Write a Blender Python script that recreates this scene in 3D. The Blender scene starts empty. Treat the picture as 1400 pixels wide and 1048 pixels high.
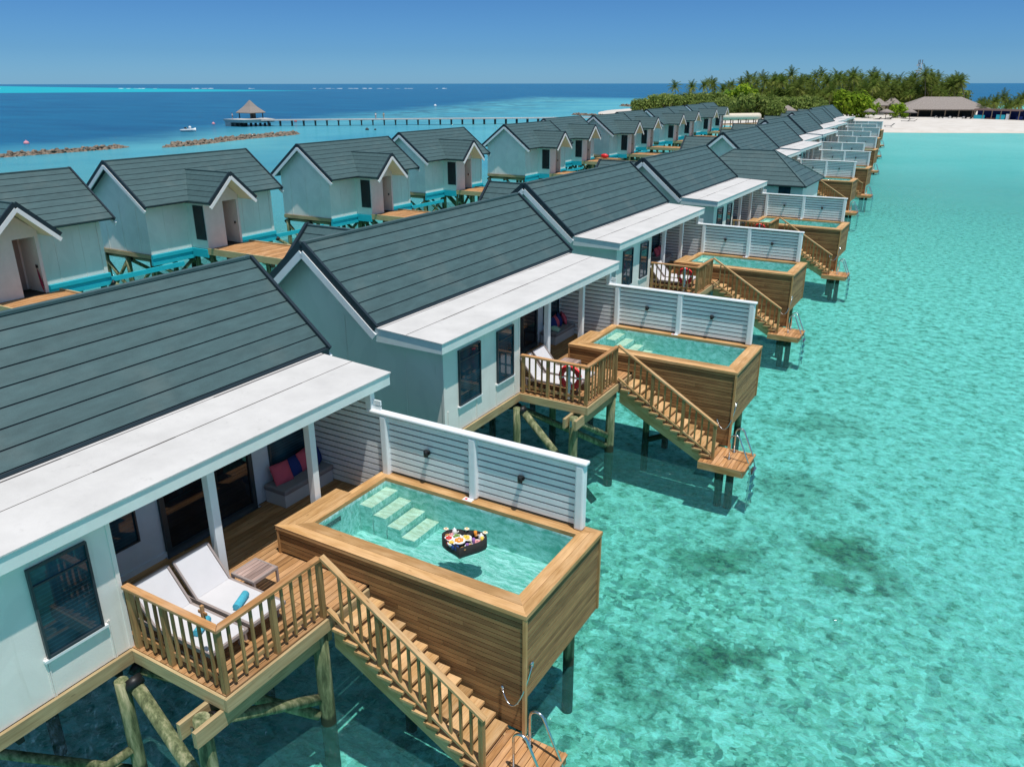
import bpy, bmesh, math, random
from mathutils import Vector, Matrix, noise
random.seed(7)
S = 1.2            # the survey units are 1.2 m; everything is scaled to metres at the very end
WZ = 1.0           # water level in survey units
SC = bpy.context.scene
COL = SC.collection
V = Vector

# ------------------------------------------------------------------ materials
def newmat(name):
    m = bpy.data.materials.new(name); m.use_nodes = True
    nt = m.node_tree; nt.nodes.clear()
    return m, nt
class N:
    """tiny node helper"""
    def __init__(s, nt): s.nt = nt
    def __call__(s, typ, ins=None, **kw):
        n = s.nt.nodes.new(typ)
        for k, v in kw.items(): setattr(n, k, v)
        for k, v in (ins or {}).items():
            sock = n.inputs[k]
            if isinstance(v, bpy.types.NodeSocket): s.nt.links.new(v, sock)
            else: sock.default_value = v
        return n
    def math(s, op, a, b=0.0, c=None):
        d = {0: a, 1: b}
        if c is not None: d[2] = c
        return s('ShaderNodeMath', d, operation=op).outputs[0]
    def mix(s, f, a, b, bt='MIX'):
        n = s('ShaderNodeMix', data_type='RGBA', blend_type=bt)
        for i, v in ((0, f), (6, a), (7, b)):
            if isinstance(v, bpy.types.NodeSocket): s.nt.links.new(v, n.inputs[i])
            else: n.inputs[i].default_value = v
        return n.outputs[2]
    def ramp(s, f, stops):
        n = s('ShaderNodeValToRGB', {0: f}); cr = n.color_ramp
        while len(cr.elements) < len(stops): cr.elements.new(0.5)
        for e, (p, c) in zip(cr.elements, stops):
            e.position = p; e.color = c if len(c) == 4 else (*c, 1)
        return n.outputs[0]
    def rng(s, v, a, b, c=0.0, d=1.0, t='SMOOTHSTEP'):
        return s('ShaderNodeMapRange', {0: v, 1: a, 2: b, 3: c, 4: d}, interpolation_type=t).outputs[0]
def c4(c): return (*c, 1.0)
def scl(c, k): return tuple(min(1, x*k) for x in c)

def finish(h, bsdf):
    out = h('ShaderNodeOutputMaterial'); h.nt.links.new(bsdf, out.inputs[0])

def paint(name, col, rough=0.5, var=0.08, scale=3.0, spec=0.4, metal=0.0, bump=0.0, bscale=40, stain=0.0):
    m, nt = newmat(name); h = N(nt)
    tc = h('ShaderNodeTexCoord').outputs['Object']
    nz = h('ShaderNodeTexNoise', {'Vector': tc, 'Scale': scale, 'Detail': 5.0, 'Roughness': 0.6}).outputs[0]
    col2 = h.ramp(nz, [(0.3, scl(col, 1-var)), (0.7, scl(col, 1+var))])
    if stain:
        st = h('ShaderNodeTexNoise', {'Vector': tc, 'Scale': 3.2, 'Detail': 9.0, 'Roughness': 0.78}).outputs[0]
        f = h.rng(st, 0.56, 0.74, 0, stain)
        col2 = h.mix(f, col2, c4(scl(col, 0.45)))
    d = {'Base Color': col2, 'Roughness': rough, 'Specular IOR Level': spec, 'Metallic': metal}
    if bump:
        b = h('ShaderNodeTexNoise', {'Vector': tc, 'Scale': float(bscale), 'Detail': 4.0})
        d['Normal'] = h('ShaderNodeBump', {'Height': b.outputs[0], 'Strength': bump, 'Distance': 0.02}).outputs[0]
    finish(h, h('ShaderNodeBsdfPrincipled', d).outputs[0]); return m

def wood(name, dark, light, grey=None, gf=0.0, rough=0.7, knots=True):
    """boards: the 'rnd' attribute varies board from board, UV u runs along the grain"""
    m, nt = newmat(name); h = N(nt)
    uv = h('ShaderNodeUVMap', uv_map='UVMap').outputs[0]
    mp = h('ShaderNodeMapping', {'Vector': uv, 'Scale': (1.6, 26, 1)}).outputs[0]
    g = h('ShaderNodeTexNoise', {'Vector': mp, 'Scale': 1.0, 'Detail': 6.0, 'Roughness': 0.65, 'Distortion': 0.8}).outputs[0]
    mp2 = h('ShaderNodeMapping', {'Vector': uv, 'Scale': (1.2, 3.5, 1)}).outputs[0]
    g2 = h('ShaderNodeTexNoise', {'Vector': mp2, 'Scale': 1.3, 'Detail': 4.0}).outputs[0]
    col = h.ramp(g, [(0.32, dark), (0.62, light)])
    rnd = h('ShaderNodeAttribute', attribute_name='rnd').outputs['Fac']
    k = h.math('MULTIPLY_ADD', rnd, 0.55, 0.72)
    k = h.math('MULTIPLY', k, h.rng(g2, 0.3, 0.7, 0.80, 1.15, 'LINEAR'))
    col = h.mix(1.0, col, h('ShaderNodeCombineColor', {0: k, 1: k, 2: k}).outputs[0], 'MULTIPLY')
    if grey:
        f = h.rng(h.math('ADD', g2, h.math('MULTIPLY', rnd, 0.15)), 0.45, 0.75, 0.0, gf)
        col = h.mix(f, col, c4(grey))
    if knots:
        mp3 = h('ShaderNodeMapping', {'Vector': uv, 'Scale': (1.8, 7, 1)}).outputs[0]
        vo = h('ShaderNodeTexVoronoi', {'Vector': mp3, 'Scale': 1.0}).outputs['Distance']
        kf = h.rng(vo, 0.03, 0.10, 0.75, 0.0)
        col = h.mix(kf, col, c4(scl(dark, 0.45)))
    bp = h('ShaderNodeBump', {'Height': g, 'Strength': 0.25, 'Distance': 0.01}).outputs[0]
    finish(h, h('ShaderNodeBsdfPrincipled', {'Base Color': col, 'Roughness': rough, 'Specular IOR Level': 0.25, 'Normal': bp}).outputs[0])
    return m

def wallmat(name, col):
    m, nt = newmat(name); h = N(nt)
    tc = h('ShaderNodeTexCoord').outputs['Object']
    a = h('ShaderNodeTexNoise', {'Vector': h('ShaderNodeMapping', {'Vector': tc, 'Scale': (1, 1, .7)}).outputs[0], 'Scale': 1.1, 'Detail': 1.5, 'Distortion': .4}).outputs[0]
    cc = h.ramp(a, [(0.44, scl(col, .955)), (0.48, col), (0.58, col), (0.61, scl(col, 1.04))])
    d = h('ShaderNodeTexNoise', {'Vector': h('ShaderNodeMapping', {'Vector': tc, 'Scale': (7, 7, .5)}).outputs[0], 'Scale': 1.2, 'Detail': 5.0}).outputs[0]
    cc = h.mix(h.rng(d, .60, .80, 0, .35), cc, c4((col[0]*.62, col[1]*.60, col[2]*.52)))
    b = h('ShaderNodeTexNoise', {'Vector': tc, 'Scale': 30.0, 'Detail': 3.0}).outputs[0]
    bp = h('ShaderNodeBump', {'Height': b, 'Strength': .12, 'Distance': .02}).outputs[0]
    finish(h, h('ShaderNodeBsdfPrincipled', {'Base Color': cc, 'Roughness': .5, 'Specular IOR Level': .4, 'Normal': bp}).outputs[0]); return m
def pile_mat():
    m, nt = newmat('weathered_pile'); h = N(nt)
    geo = h('ShaderNodeNewGeometry').outputs['Position']
    z = h('ShaderNodeSeparateXYZ', {0: geo}).outputs[2]
    mp = h('ShaderNodeMapping', {'Vector': geo, 'Scale': (6, 6, 0.9)}).outputs[0]
    g = h('ShaderNodeTexNoise', {'Vector': mp, 'Scale': 1.4, 'Detail': 7.0, 'Roughness': 0.7}).outputs[0]
    col = h.ramp(g, [(0.36, (0.05, 0.065, 0.025)), (0.5, (0.16, 0.185, 0.085)), (0.66, (0.40, 0.37, 0.22))])
    n2 = h('ShaderNodeTexNoise', {'Vector': geo, 'Scale': 5.0, 'Detail': 3.0}).outputs[0]
    zz = h.math('ADD', z, h.math('MULTIPLY', n2, 0.25))
    wet = h.rng(zz, 0.30, 0.42, 1.0, 0.0)       # weed and barnacles near the water line
    col = h.mix(wet, col, c4((0.022, 0.03, 0.012)))
    bp = h('ShaderNodeBump', {'Height': g, 'Strength': 0.5, 'Distance': 0.03}).outputs[0]
    finish(h, h('ShaderNodeBsdfPrincipled', {'Base Color': col, 'Roughness': 0.85, 'Normal': bp}).outputs[0]); return m

def roofmat(name, col):
    m, nt = newmat(name); h = N(nt)
    tc = h('ShaderNodeTexCoord').outputs['Object']
    mp = h('ShaderNodeMapping', {'Vector': tc, 'Scale': (3.0, 0.8, 3.0)}).outputs[0]
    a = h('ShaderNodeTexNoise', {'Vector': mp, 'Scale': 2.2, 'Detail': 6.0, 'Roughness': 0.6}).outputs[0]
    b = h('ShaderNodeTexNoise', {'Vector': tc, 'Scale': 90.0, 'Detail': 2.0}).outputs[0]
    rnd = h('ShaderNodeAttribute', attribute_name='rnd').outputs['Fac']
    k = h.math('ADD', h.math('MULTIPLY', a, 0.45), h.math('MULTIPLY', b, 0.35))
    k = h.math('ADD', k, h.math('MULTIPLY', rnd, 0.10))
    cc = h.ramp(k, [(0.25, scl(col, 0.66)), (0.62, scl(col, 1.26))])
    wz = h('ShaderNodeTexNoise', {'Vector': tc, 'Scale': .55, 'Detail': 5.0, 'Roughness': .6}).outputs[0]
    cc = h.mix(h.rng(wz, .5, .72, 0, .22), cc, (.15, .18, .165, 1))
    sp = h('ShaderNodeTexVoronoi', {'Vector': tc, 'Scale': 1.6}).outputs['Distance']
    cc = h.mix(h.rng(sp, 0.012, 0.02, 0.5, 0.0), cc, (0.5, 0.52, 0.5, 1))
    bp = h('ShaderNodeBump', {'Height': b, 'Strength': 0.25, 'Distance': 0.01}).outputs[0]
    finish(h, h('ShaderNodeBsdfPrincipled', {'Base Color': cc, 'Roughness': 0.62, 'Specular IOR Level': 0.35, 'Normal': bp}).outputs[0])
    return m

def glassmat(name, base=(0.012, 0.042, 0.060), blinds=True):
    m, nt = newmat(name); h = N(nt)
    tc = h('ShaderNodeTexCoord').outputs['Object']
    nz = h('ShaderNodeTexNoise', {'Vector': tc, 'Scale': 1.6, 'Detail': 2.0}).outputs[0]
    cc = h.ramp(nz, [(0.3, scl(base, 0.5)), (0.7, scl(base, 1.9))])
    if blinds:
        z = h('ShaderNodeSeparateXYZ', {0: tc}).outputs[2]
        w = h.math('FRACT', h.math('MULTIPLY', z, 14.0))
        cc = h.mix(h.rng(w, 0.75, 0.85, 0.0, 0.35), cc, c4(scl(base, 3.0)))
    finish(h, h('ShaderNodeBsdfPrincipled', {'Base Color': cc, 'Roughness': 0.03, 'Specular IOR Level': .6, 'IOR': 1.45}).outputs[0]); return m

def leafmat(name, c1, c2, c3):
    m, nt = newmat(name); h = N(nt)
    rnd = h('ShaderNodeAttribute', attribute_name='rnd').outputs['Fac']
    oi = h('ShaderNodeObjectInfo').outputs['Random']
    cc = h.ramp(rnd, [(0.0, c1), (0.55, c2), (1.0, c3)])
    cc = h.mix(h.math('MULTIPLY', oi, 0.6), cc, c4(tuple((a*0.4+b*1.2)*0.6 for a, b in zip(c3, c1))))
    d = h('ShaderNodeBsdfDiffuse', {'Color': cc}).outputs[0]
    t = h('ShaderNodeBsdfTranslucent', {'Color': cc}).outputs[0]
    finish(h, h('ShaderNodeMixShader', {0: 0.4, 1: d, 2: t}).outputs[0]); return m

M = dict(
    tile=roofmat('roof_tile', (0.056, 0.106, 0.110)),
    tiledark=paint('roof_trim_dark', (0.014, 0.028, 0.038), 0.5),
    white=paint('white_board', (0.78, 0.80, 0.80), 0.5, 0.04),
    membrane=paint('flat_roof_membrane', (0.585, 0.565, 0.54), 0.75, 0.09, 1.1, bump=0.3, stain=0.4),
    seam=paint('dark_seam', (0.10, 0.09, 0.085), 0.8),
    wall=wallmat('wall_paint', (0.84, 0.785, 0.72)),
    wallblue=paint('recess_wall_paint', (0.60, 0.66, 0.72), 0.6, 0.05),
    fascia=paint('mint_fascia', (0.72, 0.78, 0.74), 0.5, 0.04),
    slat=paint('screen_slat', (0.82, 0.845, 0.85), 0.4, 0.04),
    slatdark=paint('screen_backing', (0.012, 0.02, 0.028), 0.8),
    frame=paint('window_frame', (0.03, 0.045, 0.055), 0.35),
    glass=glassmat('window_glass'),
    doorglass=glassmat('door_glass', (0.006, 0.010, 0.014), False),
    deck=wood('deck_board', (0.32, 0.155, 0.058), (0.54, 0.29, 0.12), (0.45, 0.33, 0.22), 0.3),
    deckpath=wood('path_board', (0.38, 0.17, 0.06), (0.60, 0.31, 0.12), (0.5, 0.38, 0.27), 0.3),
    cladding=wood('pool_cladding', (0.20, 0.105, 0.042), (0.35, 0.195, 0.085), (0.30, 0.21, 0.085), 0.3),
    coping=wood('pool_coping', (0.44, 0.225, 0.08), (0.63, 0.365, 0.15), (0.62, 0.46, 0.30), 0.25),
    stair=wood('stair_board', (0.42, 0.22, 0.08), (0.64, 0.39, 0.17), (0.5, 0.42, 0.3), 0.3),
    rail=wood('rail_timber', (0.24, 0.13, 0.05), (0.43, 0.255, 0.10), (0.30, 0.215, 0.10), 0.45),
    beamw=wood('rim_beam', (0.36, 0.25, 0.12), (0.56, 0.41, 0.22), (0.34, 0.30, 0.18), 0.4),
    pile=pile_mat(),
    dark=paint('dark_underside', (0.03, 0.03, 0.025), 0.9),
    steel=paint('stainless_steel', (0.62, 0.63, 0.64), 0.18, 0.03, metal=1.0),
    black=paint('black_fitting', (0.012, 0.012, 0.013), 0.45),
    poolwall=paint('pool_liner', (0.70, 0.84, 0.80), 0.4, 0.10, 2.5),
    poolstep=paint('pool_step_stone', (0.92, 0.84, 0.68), 0.5, 0.10, 9.0),
    turq=paint('turquoise_skirt', (0.02, 0.46, 0.56), 0.4, 0.06),
    pinkwall=paint('entry_wall_paint', (0.66, 0.62, 0.62), 0.6, 0.05),
    cream=paint('cream_soffit', (0.72, 0.66, 0.50), 0.7, 0.05),
    grey=paint('grey_cushion', (0.24, 0.235, 0.25), 0.9, 0.05, bump=0.3, bscale=120),
    sofa=paint('sofa_base', (0.52, 0.56, 0.60), 0.6, 0.04),
    pink=paint('pink_fabric', (0.62, 0.10, 0.15), 0.9, 0.08, bump=0.3, bscale=120),
    navy=paint('navy_fabric', (0.015, 0.035, 0.17), 0.9, 0.1, bump=0.3, bscale=120),
    green=paint('green_patterned_fabric', (0.35, 0.55, 0.42), 0.9, 0.4, 18),
    sling=paint('lounger_sling', (0.62, 0.60, 0.61), 0.8, 0.03, bump=0.2, bscale=200),
    slingband=paint('lounger_head_band', (0.66, 0.67, 0.70), 0.8, 0.03),
    taupe=paint('taupe_metal', (0.33, 0.27, 0.25), 0.5, 0.05),
    taupetop=wood('taupe_slats', (0.30, 0.20, 0.17), (0.42, 0.30, 0.26), knots=False),
    towel=paint('blue_towel', (0.08, 0.45, 0.58), 0.95, 0.1, 30, bump=0.6, bscale=150),
    red=paint('red_plastic', (0.80, 0.03, 0.035), 0.4, 0.05),
    wicker=paint('black_wicker', (0.018, 0.017, 0.016), 0.6, 0.3, 60, bump=0.8, bscale=90),
    sand=None, rock=paint('breakwater_rock', (0.20, 0.155, 0.115), 0.95, 0.6, 1.2, bump=0.6, bscale=6),
    thatch=None, concrete=paint('jetty_concrete', (0.52, 0.50, 0.47), 0.85, 0.15, 1.5, stain=0.3),
    darkpile=paint('dark_pile', (0.05, 0.06, 0.06), 0.9),
    skin=paint('skin', (0.45, 0.25, 0.17), 0.6),
    foam=paint('surf_foam', (0.85, 0.88, 0.9), 0.9),
    trunk=paint('palm_trunk', (0.22, 0.17, 0.12), 0.95, 0.3, 4),
    palm=leafmat('palm_frond', (0.042, 0.085, 0.016), (0.175, 0.25, 0.045), (0.46, 0.45, 0.12)),
    bush=leafmat('broad_leaf', (0.035, 0.09, 0.012), (0.15, 0.30, 0.04), (0.34, 0.46, 0.07)),
    bushy=leafmat('bright_leaf', (0.05, 0.12, 0.01), (0.24, 0.38, 0.03), (0.48, 0.56, 0.06)),
    olive=leafmat('olive_leaf', (0.06, 0.11, 0.025), (0.23, 0.31, 0.075), (0.42, 0.46, 0.14)),
)
def food(name, c, r=0.5): return paint('food_'+name, c, r, 0.15, 30)
F = dict(white=food('china', (0.82, 0.82, 0.8), 0.3), bread=food('bread', (0.55, 0.28, 0.09)), orange=food('orange', (0.75, 0.28, 0.03)),
         red=food('berry', (0.62, 0.03, 0.02)), pinkf=food('ham', (0.72, 0.32, 0.34)), yellow=food('yellow', (0.80, 0.58, 0.08)),
         blue=food('blue_jar', (0.02, 0.06, 0.25)), purple=food('purple', (0.25, 0.12, 0.35)), green=food('leafy', (0.18, 0.32, 0.05)),
         cream=food('cream', (0.8, 0.72, 0.55)))

def sandmat():
    m, nt = newmat('beach_sand'); h = N(nt)
    g = h('ShaderNodeNewGeometry').outputs['Position']
    n1 = h('ShaderNodeTexNoise', {'Vector': g, 'Scale': 0.25, 'Detail': 8.0, 'Roughness': 0.7}).outputs[0]
    z = h('ShaderNodeSeparateXYZ', {0: g}).outputs[2]
    cc = h.ramp(n1, [(0.3, (0.53, 0.475, 0.41)), (0.6, (0.64, 0.59, 0.53))])
    cc = h.mix(h.rng(z, 0.05, 0.35, 0.55, 0.0), cc, (0.60, 0.47, 0.36, 1))
    bp = h('ShaderNodeBump', {'Height': n1, 'Strength': 0.5, 'Distance': 0.3}).outputs[0]
    finish(h, h('ShaderNodeBsdfPrincipled', {'Base Color': cc, 'Roughness': 0.95, 'Normal': bp}).outputs[0]); return m
M['sand'] = sandmat()
def thatchmat():
    m, nt = newmat('thatch'); h = N(nt)
    uv = h('ShaderNodeUVMap', uv_map='UVMap').outputs[0]
    mp = h('ShaderNodeMapping', {'Vector': uv, 'Scale': (9, 2, 1)}).outputs[0]
    n1 = h('ShaderNodeTexNoise', {'Vector': mp, 'Scale': 3.0, 'Detail': 6.0, 'Roughness': 0.7}).outputs[0]
    cc = h.ramp(n1, [(0.3, (0.15, 0.12, 0.10)), (0.65, (0.37, 0.32, 0.285))])
    bp = h('ShaderNodeBump', {'Height': n1, 'Strength': 0.8, 'Distance': 0.1}).outputs[0]
    finish(h, h('ShaderNodeBsdfPrincipled', {'Base Color': cc, 'Roughness': 0.95, 'Normal': bp}).outputs[0]); return m
M['thatch'] = thatchmat()

# ------------------------------------------------------------------ the sea
def line_sd(h, P, p1, p2):
    """signed distance (metres) to the line p1-p2 given in survey units, positive on its left"""
    d = V((p2[0]-p1[0], p2[1]-p1[1])).normalized(); n = V((-d.y, d.x))
    dot = h('ShaderNodeVectorMath', {0: P, 1: (n.x, n.y, 0)}, operation='DOT_PRODUCT').outputs['Value']
    return h.math('SUBTRACT', dot, n.x*p1[0]+n.y*p1[1])
def water_mat():
    m, nt = newmat('sea_water'); h = N(nt)
    g = h('ShaderNodeNewGeometry').outputs['Position']
    P = h('ShaderNodeVectorMath', {0: g, 3: 1/S}, operation='SCALE').outputs[0]
    big = h('ShaderNodeTexNoise', {'Vector': P, 'Scale': 0.02, 'Detail': 5.0, 'Roughness': 0.6}).outputs[0]
    jit = h.math('MULTIPLY', h.math('SUBTRACT', big, 0.5), 60.0)
    dleft = line_sd(h, P, (-112, 59), (-178, 245))
    mdeep = h.rng(h.math('ADD', dleft, jit), -12, 22)
    dn = line_sd(h, P, (30, 440), (-300, 520))
    dn = h.math('MULTIPLY', dn, -1)
    mdeep2 = h.rng(h.math('ADD', dn, jit), -40, 60)
    mdeep = h.math('MAXIMUM', mdeep, mdeep2)
    mleft = h.rng(line_sd(h, P, (-20, 0), (-36, 140)), -6, 14)
    near_e = line_sd(h, P, (-912, 486), (-767, 850)); far_e = line_sd(h, P, (-1107, 1022), (-3995, 2152))
    far2 = line_sd(h, P, (-907, 1040), (-1107, 1022))
    reef = h.math('MULTIPLY', h.rng(near_e, 0, 60), h.rng(far_e, 0, 120))
    fade = h.rng(line_sd(h, P, (-1000, 850), (-1250, 1100)), -420, 60)
    reef = h.math('MULTIPLY', reef, fade)
    # colours: light scattered back by the water body (stands for depth)
    lag = h.ramp(big, [(0.35, (0.09, 0.50, 0.475)), (0.65, (0.15, 0.59, 0.56))])
    lft = h.ramp(big, [(0.35, (0.05, 0.30, 0.42)), (0.62, (0.12, 0.44, 0.50))])
    st = h('ShaderNodeMapping', {'Vector': P, 'Rotation': (0, 0, 0.5), 'Scale': (0.012, 0.05, 1)}).outputs[0]
    stn = h('ShaderNodeTexNoise', {'Vector': st, 'Scale': 1.5, 'Detail': 6.0, 'Roughness': 0.6}).outputs[0]
    deep = h.ramp(stn, [(0.3, (0.003, 0.080, 0.200)), (0.7, (0.008, 0.145, 0.285))])
    col = h.mix(mleft, lag, lft)
    patch = h.math('MULTIPLY', h.rng(h.math('ADD', dleft, jit), -70, -10), mleft)
    pn = h('ShaderNodeTexNoise', {'Vector': P, 'Scale': 0.10, 'Detail': 6.0, 'Roughness': 0.7}).outputs[0]
    py = h.rng(h('ShaderNodeSeparateXYZ', {0: P}).outputs[1], 120, 220)
    col = h.mix(h.math('MULTIPLY', h.math('MULTIPLY', patch, py), h.rng(pn, 0.42, 0.62)), col, (0.045, 0.16, 0.22, 1))
    col = h.mix(mdeep, col, deep)
    col = h.mix(reef, col, (0.0, 0.40, 0.47, 1))
    scat = h.mix(mleft, (0.10,)*3+(1,), (0.62,)*3+(1,))
    scat = h.mix(mdeep, scat, (1, 1, 1, 1))
    dist = h('ShaderNodeVectorMath', {0: P}, operation='LENGTH').outputs['Value']
    scat = h.mix(h.rng(dist, 30, 110, 0.0, 0.9), scat, (1, 1, 1, 1))
    # ripples
    w1 = h('ShaderNodeTexNoise', {'Vector': h('ShaderNodeMapping', {'Vector': P, 'Rotation': (0, 0, 0.6), 'Scale': (1.0, 1.7, 1)}).outputs[0],
                                  'Scale': 3.2, 'Detail': 5.0, 'Roughness': 0.62, 'Distortion': 0.9}).outputs[0]
    w2 = h('ShaderNodeTexNoise', {'Vector': P, 'Scale': 0.35, 'Detail': 3.0}).outputs[0]
    hh = h.math('ADD', w1, h.math('MULTIPLY', w2, 1.4))
    bp = h('ShaderNodeBump', {'Height': hh, 'Strength': 1.0, 'Distance': 0.26}).outputs[0]
    dif = h('ShaderNodeBsdfDiffuse', {'Color': col, 'Normal': bp}).outputs[0]
    tr = h('ShaderNodeBsdfTransparent', {'Color': (0.44, 0.92, 0.935, 1)}).outputs[0]
    body = h('ShaderNodeMixShader', {0: scat, 1: tr, 2: dif}).outputs[0]
    gl = h('ShaderNodeBsdfGlossy', {'Color': (1, 1, 1, 1), 'Roughness': 0.06, 'Normal': bp}).outputs[0]
    fr = h('ShaderNodeFresnel', {'IOR': 1.33, 'Normal': bp}).outputs[0]
    fr = h.math('MINIMUM', h.math('MULTIPLY', fr, 0.8), 0.30)
    finish(h, h('ShaderNodeMixShader', {0: fr, 1: body, 2: gl}).outputs[0]); return m
def bed_mat():
    m, nt = newmat('sea_bed'); h = N(nt)
    g = h('ShaderNodeNewGeometry').outputs['Position']
    P = h('ShaderNodeVectorMath', {0: g, 3: 1/S}, operation='SCALE').outputs[0]
    wn = h('ShaderNodeTexNoise', {'Vector': P, 'Scale': 4.2, 'Detail': 3.0}).outputs['Color']
    off = h('ShaderNodeVectorMath', {0: h('ShaderNodeVectorMath', {0: wn, 1: (0.5, 0.5, 0.5)}, operation='SUBTRACT').outputs[0], 3: 0.30}, operation='SCALE').outputs[0]
    Q = h('ShaderNodeVectorMath', {0: P, 1: off}, operation='ADD').outputs[0]
    a = h('ShaderNodeTexNoise', {'Vector': Q, 'Scale': 3.0, 'Detail': 8.0, 'Roughness': 0.75}).outputs[0]
    cc = h.ramp(a, [(0.37, (0.14, 0.22, 0.14)), (0.47, (0.56, 0.60, 0.47)), (0.60, (0.94, 0.89, 0.78))])
    # bright caustic web of the ripples, painted into the bed colour
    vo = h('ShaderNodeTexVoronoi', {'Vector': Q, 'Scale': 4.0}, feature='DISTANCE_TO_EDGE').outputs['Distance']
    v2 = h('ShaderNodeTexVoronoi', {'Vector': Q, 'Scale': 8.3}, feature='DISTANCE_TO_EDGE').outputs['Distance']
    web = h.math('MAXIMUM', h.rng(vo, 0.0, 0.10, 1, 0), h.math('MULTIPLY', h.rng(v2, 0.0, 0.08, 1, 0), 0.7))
    cc = h.mix(h.rng(a, 0.36, 0.5, 0.35, 0.0), cc, (0.20, 0.30, 0.18, 1))
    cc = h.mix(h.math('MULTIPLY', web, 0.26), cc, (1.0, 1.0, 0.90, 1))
    # lumps of rubble and coral, each its own tone: dark green, sand, pale, yellowish
    vc = h('ShaderNodeTexVoronoi', {'Vector': Q, 'Scale': 4.6}); vd = h('ShaderNodeTexVoronoi', {'Vector': Q, 'Scale': 9.5})
    r1 = h('ShaderNodeSeparateColor', {0: vc.outputs['Color']}).outputs[0]; r2 = h('ShaderNodeSeparateColor', {0: vd.outputs['Color']}).outputs[1]
    tone = h.math('ADD', h.math('MULTIPLY', r1, .55), h.math('MULTIPLY', r2, .45))
    lump = h.ramp(tone, [(0.18, (0.07, 0.13, 0.08)), (0.42, (0.34, 0.44, 0.28)), (0.60, (0.66, 0.66, 0.46)), (0.82, (0.98, 0.93, 0.78))])
    cl = h('ShaderNodeTexNoise', {'Vector': P, 'Scale': 0.33, 'Detail': 4.0, 'Roughness': 0.6}).outputs[0]
    dn_ = h('ShaderNodeVectorMath', {0: P, 1: (6.0, -1.0, -1.0)}, operation='DISTANCE').outputs['Value']
    reg = h.rng(dn_, 3, 12, 0.95, 0.20)
    cc = h.mix(h.math('MULTIPLY', h.rng(cl, 0.36, 0.58, 0.35, 0.80), reg), cc, lump)
    # coral and weed: large patches, denser near the villas
    X = h('ShaderNodeSeparateXYZ', {0: P})
    c1 = h('ShaderNodeTexNoise', {'Vector': Q, 'Scale': 0.22, 'Detail': 6.0, 'Roughness': 0.65}).outputs[0]
    near = h.rng(X.outputs[1], 6, 60, -0.01, -0.10, 'LINEAR')
    side = h.rng(X.outputs[0], 5, 22, 0.01, -0.06, 'LINEAR')
    k = h.math('ADD', h.math('ADD', c1, near), side)
    cc = h.mix(h.rng(k, 0.55, 0.68, 0, 0.72), cc, h.ramp(a, [(0.35, (0.04, 0.09, 0.045)), (0.6, (0.20, 0.28, 0.12))]))
    c2 = h('ShaderNodeTexNoise', {'Vector': Q, 'Scale': 0.8, 'Detail': 5.0, 'Roughness': 0.7}).outputs[0]
    k2 = h.math('ADD', h.math('ADD', c2, near), side)
    cc = h.mix(h.rng(k2, 0.60, 0.69, 0, 0.7), cc, (0.05, 0.10, 0.055, 1))
    # single coral heads
    hn = h('ShaderNodeTexNoise', {'Vector': P, 'Scale': 1.3, 'Detail': 6.0, 'Roughness': 0.7}).outputs[0]
    hn = h.math('MULTIPLY', h.math('SUBTRACT', hn, 0.5), 3.4)
    for (x, y, r, f) in ((9.45, 6.9, .85, .9), (9.6, 5.6, .6, .8), (6.8, 4.7, .9, .65), (7.4, 5.4, .8, .6), (7.8, 1.5, .7, .8), (8.4, 1.9, .65, .75), (7.1, -.1, .6, .6), (6.5, .4, .6, .6), (7.8, 14.5, 1.4, .5), (7.9, 9.4, 1.2, .5), (10.6, 6.2, .5, .4)):
        dd = h('ShaderNodeVectorMath', {0: h('ShaderNodeVectorMath', {0: P, 1: (1, 1, 0)}, operation='MULTIPLY').outputs[0], 1: (x, y, 0)}, operation='DISTANCE').outputs['Value']
        cc = h.mix(h.rng(h.math('ADD', dd, hn), r*.35, r*1.25, f, 0.0), cc, h.ramp(a, [(0.40, (0.015, 0.04, 0.025)), (0.56, (0.20, 0.30, 0.15))]))
    finish(h, h('ShaderNodeBsdfDiffuse', {'Color': cc}).outputs[0]); return m
def painted_ripples(name, c1, c2, amt):  # diagonal streaks paint the louvres' rippled refraction into the liner and step colours
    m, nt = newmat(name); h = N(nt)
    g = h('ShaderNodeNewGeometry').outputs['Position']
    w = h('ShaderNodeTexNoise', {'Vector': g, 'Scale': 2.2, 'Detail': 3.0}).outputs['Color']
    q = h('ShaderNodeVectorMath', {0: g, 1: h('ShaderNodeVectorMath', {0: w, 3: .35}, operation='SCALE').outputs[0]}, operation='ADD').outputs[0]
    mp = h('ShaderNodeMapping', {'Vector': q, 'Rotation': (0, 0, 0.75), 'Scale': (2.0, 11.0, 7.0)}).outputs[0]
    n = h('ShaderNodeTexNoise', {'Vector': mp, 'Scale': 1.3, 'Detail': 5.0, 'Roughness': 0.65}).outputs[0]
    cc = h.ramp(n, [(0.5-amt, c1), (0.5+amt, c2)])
    finish(h, h('ShaderNodeBsdfDiffuse', {'Color': cc}).outputs[0]); return m
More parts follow.
